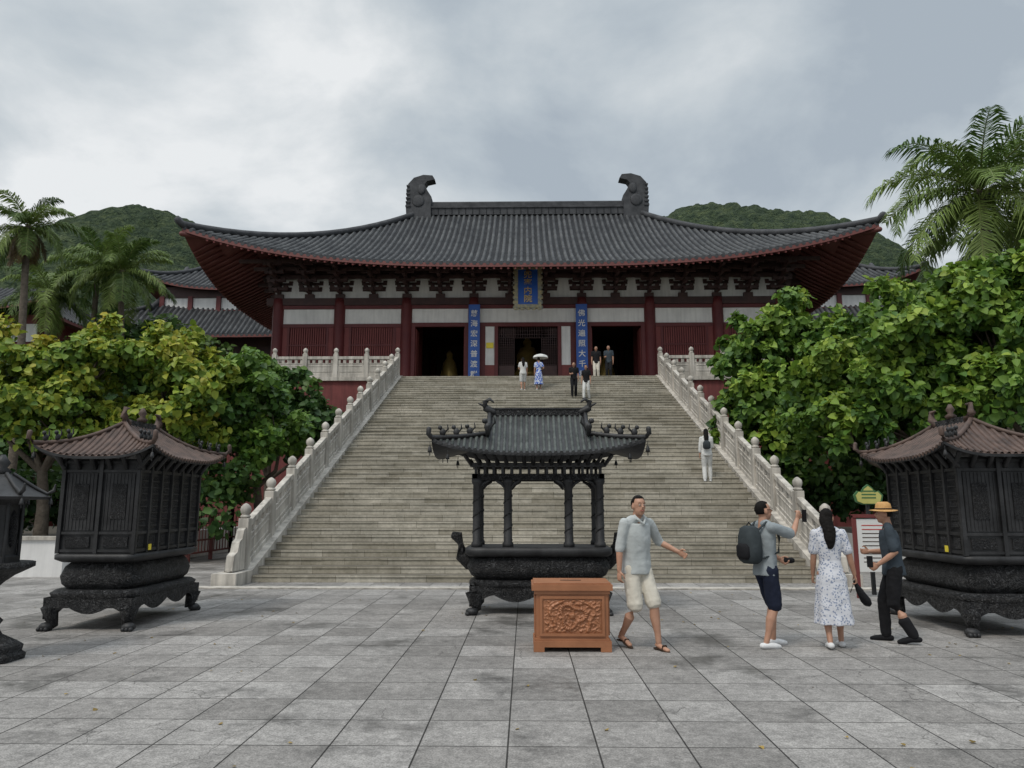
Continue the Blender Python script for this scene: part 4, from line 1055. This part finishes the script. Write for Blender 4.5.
person('man_in_linen_shirt',(1.10,8.78,0),R(-148),1.0,(.10,-.17,.05),(-.11,.22,0),(.27,.02,.86),(-.46,.20,1.08),top='linen',bottom='cream',kind='shorts',shoe='sandal',
  head_yaw=R(-12),sleeve=1.05,loose=1.12,lean=.03,rpole=(.6,-1,0),lpole=(-.3,-1,-.5),curl=.7)
def ex_backpack(x,T,Hd,arms,HR,hc):
    rr=[(.10,.06,.98),(.155,.095,1.02),(.16,.105,1.15),(.15,.10,1.3),(.12,.08,1.4),(.06,.04,1.43)]
    x.rings([(0,T(0,0,z).y-.2,T(0,0,z).z,a,b_) for a,b_,z in rr],'bag',20,e=3.2)
    x.rings([(0,T(0,0,z).y-.29,T(0,0,z).z,a,b_) for a,b_,z in ((.09,.03,1.03),(.12,.045,1.07),(.12,.045,1.18),(.08,.03,1.22))],'black',16,e=3)
    for sd in(-1,1):
        x.tube([T(sd*.10,-.14,1.38),T(sd*.11,-.03,1.475),T(sd*.115,.09,1.42),T(sd*.12,.135,1.28),T(sd*.14,.10,1.12),T(sd*.13,-.1,1.05)],.019,'bag',8,flatk=.6)
    x.tube([T(0,-.16,1.42),T(0,-.2,1.47),T(0,-.24,1.42)],.008,'black',6)
    w=arms[1][2]; x.c(w.x+.01,w.y+.10,w.z+.045,.075,.012,.15,'black')
    w=arms[-1][2]; x.ell((w.x,w.y+.09,w.z-.03),(.05,.06,.04),'black',10); x.tube([(w.x,w.y+.12,w.z-.03),(w.x,w.y+.19,w.z-.03)],[.035,.035],'black',12)
    for sx in(-1,1):
        pts=[Hd(sx*.032+.021*math.cos(a),.097,.013+.017*math.sin(a)) for a in np.linspace(0,2*math.pi,11)]; x.tube(pts,.0022,'black',5,caps=False)
        x.tube([Hd(sx*.053,.095,.018),Hd(sx*.078,.0,.018)],.0025,'black',5)
person('man_with_backpack',(2.60,8.85,0),R(-72),.955,(.09,-.10,0),(-.10,.13,0),(.10,.42,1.50),(-.16,.32,1.02),top='greyshirt',bottom='navy',kind='shorts',shoe='shoew',
  head_yaw=R(-8),head_pitch=R(8),sleeve=.85,lean=.0,rpole=(.5,-.3,-1),lpole=(-.5,-.6,-.6),rhd=(0,.35,.9),curl=1.1,extra=ex_backpack,loose=1.05)
def ex_bag(x,T,Hd,arms,HR,hc):
    w=arms[1][2]
    x.tube([(w.x,w.y+.02,w.z-.09),(w.x+.05,w.y+.03,w.z-.2),(w.x+.12,w.y+.05,w.z-.32)],[.02,.06,.09],'black',12,flatk=.6)
    x.tube([(w.x-.06,w.y,w.z-.22),(w.x,w.y+.02,w.z-.08),(w.x+.1,w.y+.05,w.z-.2)],.006,'black',6)
person('woman_in_floral_dress',(3.33,8.8,0),R(-12),.905,(.09,.12,0),(-.08,-.12,.02),(.30,.08,.87),(-.20,.12,.86),top='floral',kind='dress',shoe='shoew',hair='long',female=True,
  head_yaw=R(-20),sleeve=.75,lean=.01,extra=ex_bag,curl=.8)
def ex_hat(x,T,Hd,arms,HR,hc):
    vs=[];fs=[];prof=[(.0,.165),(.05,.163),(.078,.14),(.086,.10),(.09,.065),(.12,.055),(.155,.05),(.155,.044),(.12,.045),(.085,.05)]
    n=24
    for r_,z in prof:
        for k in range(n):
            a=2*math.pi*k/n; vs.append(Hd(r_*math.cos(a),r_*1.12*math.sin(a)-.005,z-.008*math.cos(2*a)*(r_>.1)))
    for i in range(len(prof)-1):
        for k in range(n): k2=(k+1)%n; fs.append((i*n+k,(i+1)*n+k,(i+1)*n+k2,i*n+k2))
    x.add(vs,fs,'straw',True)
    pts=[Hd(.092*math.cos(a),.104*math.sin(a)-.005,.075) for a in np.linspace(0,2*math.pi,20)]; x.tube(pts,.009,'sandal',6)
    w=arms[-1][2]; x.c(w.x,w.y+.1,w.z+.03,.015,.07,.14,'black')
person('man_in_straw_hat',(4.22,9.15,0),R(68),.93,(.11,.14,0),(-.10,-.16,.03),(.14,.26,1.12),(-.20,.18,.98),top='charcoal',bottom='black',kind='trousers',shoe='black',
  head_yaw=R(10),sleeve=.8,lean=.03,extra=ex_hat,curl=.9,loose=1.05)
def sz(y): 
    i=math.floor((y-YS)/RU); return (i+1)*RI
def vis(name,x,y,h,yaw,rh=(.22,.08,.87),lh=(-.22,.02,.86),f=.1,**k):
    person(name,(x,y,sz(y)),yaw,h/1.72,(.09,f,0),(-.09,-f*.8,0),rh,lh,hi=False,**k)
def ex_sack(x,T,Hd,arms,HR,hc): 
    x.rings([(.0,-.18,z,a,b_) for a,b_,z in((.08,.04,1.05),(.12,.07,1.08),(.12,.07,1.25),(.06,.04,1.32))],'bag',14,e=3)
vis('woman_in_white',5.02,21.3,1.52,R(-10),rh=(.12,.3,1.1),top='whitec',bottom='whitec',kind='trousers',shoe='shoew',hair='long',female=True,sleeve=1.6,extra=ex_sack)
def ex_umb(x,T,Hd,arms,HR,hc):
    w=arms[1][2]; x.tube([(w.x,w.y+.05,w.z-.05),(w.x-.03,w.y+.03,1.95)],.01,'black',6)
    x.lathe([(.42,1.74),(.36,1.84),(.22,1.91),(.02,1.96)],w.x-.1,w.y+.03,'whitec',8,False)
vis('woman_with_white_top',-.25,31.35,1.45,R(10),lh=(-.15,.28,1.15),top='whitec',bottom='whitec',kind='shorts',shoe='shoew',female=True,hair='long')
person('woman_in_blue_dress',(.42,31.35,sz(31.35)),R(0),.84,(.09,.1,0),(-.09,-.08,0),(.2,.22,1.15),(-.22,.02,.86),hi=False,top='bluedress',kind='dress',shoe='shoew',female=True,extra=ex_umb)
vis('man_in_black',1.85,30.2,1.45,R(180),rh=(.12,.28,1.1),top='black',bottom='black',kind='trousers',shoe='black')
vis('visitor_in_white_trousers',2.35,30.0,1.45,R(160),f=.18,top='black',bottom='whitec',kind='trousers',shoe='black',female=True,hair='long')
person('standing_man',(3.25,34.9,ZT+.003),R(175),.95,(.09,.05,0),(-.09,-.03,0),(.22,.08,.87),(-.22,.02,.86),hi=False,top='black',bottom='cream',kind='trousers',shoe='black')
person('standing_man.001',(3.85,34.9,ZT+.003),R(165),.97,(.09,.05,0),(-.09,-.03,0),(.12,.28,1.1),(-.22,.02,.86),hi=False,top='charcoal',bottom='black',kind='trousers',shoe='black')

# ---------------------------------------------------------------- world, sun, camera
SE,SAZ=R(55),R(215)
wd=bpy.data.worlds.new("World"); scene.world=wd; wd.use_nodes=True; nt=wd.node_tree; L=nt.links
bg=nt.nodes['Background']; bg.inputs['Strength'].default_value=.107
sky=N(nt,'ShaderNodeTexSky'); sky.sky_type='NISHITA'; sky.sun_disc=False; sky.sun_elevation=SE; sky.sun_rotation=SAZ
tc=N(nt,'ShaderNodeTexCoord'); sp=N(nt,'ShaderNodeSeparateXYZ'); L.new(tc.outputs['Generated'],sp.inputs[0])
zz=N(nt,'ShaderNodeMath',operation='MAXIMUM'); L.new(sp.outputs['Z'],zz.inputs[0]); zz.inputs[1].default_value=0
za=N(nt,'ShaderNodeMath',operation='ADD'); L.new(zz.outputs[0],za.inputs[0]); za.inputs[1].default_value=.28
dx=N(nt,'ShaderNodeMath',operation='DIVIDE'); L.new(sp.outputs['X'],dx.inputs[0]); L.new(za.outputs[0],dx.inputs[1])
dy=N(nt,'ShaderNodeMath',operation='DIVIDE'); L.new(sp.outputs['Y'],dy.inputs[0]); L.new(za.outputs[0],dy.inputs[1])
cb=N(nt,'ShaderNodeCombineXYZ'); L.new(dx.outputs[0],cb.inputs[0]); L.new(dy.outputs[0],cb.inputs[1])
mp=N(nt,'ShaderNodeMapping'); mp.inputs['Location'].default_value=(3.3,1.7,0); L.new(cb.outputs[0],mp.inputs[0])
n1=N(nt,'ShaderNodeTexNoise'); n1.inputs['Scale'].default_value=1.9; n1.inputs['Detail'].default_value=9; n1.inputs['Roughness'].default_value=.56; n1.inputs['Distortion'].default_value=.25
L.new(mp.outputs[0],n1.inputs['Vector'])
ax=N(nt,'ShaderNodeMath',operation='MULTIPLY_ADD'); L.new(sp.outputs['X'],ax.inputs[0]); ax.inputs[1].default_value=-.12; L.new(n1.outputs['Fac'],ax.inputs[2])
hz=N(nt,'ShaderNodeMapRange'); L.new(sp.outputs['Z'],hz.inputs['Value']); hz.inputs['From Min'].default_value=.33; hz.inputs['From Max'].default_value=.46; hz.inputs['To Min'].default_value=.06; hz.inputs['To Max'].default_value=0
a2=N(nt,'ShaderNodeMath',operation='ADD'); L.new(ax.outputs[0],a2.inputs[0]); L.new(hz.outputs[0],a2.inputs[1])
cr=ramp(nt,[(.37,(3.8,4.35,4.9)),(.46,(4.6,5.15,5.6)),(.56,(5.7,6.15,6.45)),(.70,(7.9,8.1,8.2))]); L.new(a2.outputs[0],cr.inputs['Fac'])
el=N(nt,'ShaderNodeMapRange'); L.new(sp.outputs['Z'],el.inputs['Value']); el.inputs['From Min'].default_value=.6; el.inputs['From Max'].default_value=.95; el.inputs['To Min'].default_value=1; el.inputs['To Max'].default_value=2.9
ml=N(nt,'ShaderNodeMix',data_type='RGBA',blend_type='MULTIPLY'); ml.inputs[0].default_value=1; L.new(cr.outputs['Color'],ml.inputs[6]); L.new(el.outputs[0],ml.inputs[7])
mx=N(nt,'ShaderNodeMix',data_type='RGBA'); mx.inputs[0].default_value=.95; L.new(sky.outputs[0],mx.inputs[6]); L.new(ml.outputs[2],mx.inputs[7]); L.new(mx.outputs[2],bg.inputs['Color'])
sl=bpy.data.lights.new('sun','SUN'); sl.energy=1.5; sl.angle=R(16); sl.color=(1,.93,.83)
so=bpy.data.objects.new('sun',sl); COL.objects.link(so)
d=Vector((math.sin(SAZ)*math.cos(SE),math.cos(SAZ)*math.cos(SE),math.sin(SE))); so.rotation_euler=d.to_track_quat('Z','Y').to_euler(); so.location=d*50
cam=bpy.data.cameras.new('camera'); cam.lens=26.0; cam.sensor_width=36; cam.clip_end=3000; cam.clip_start=.1
co=bpy.data.objects.new('camera',cam); COL.objects.link(co); co.location=(-.18,0,1.6); co.rotation_euler=(R(90+9.3),0,R(1.0)); scene.camera=co
scene.view_settings.view_transform='Standard'; scene.view_settings.look='None'; scene.view_settings.exposure=0
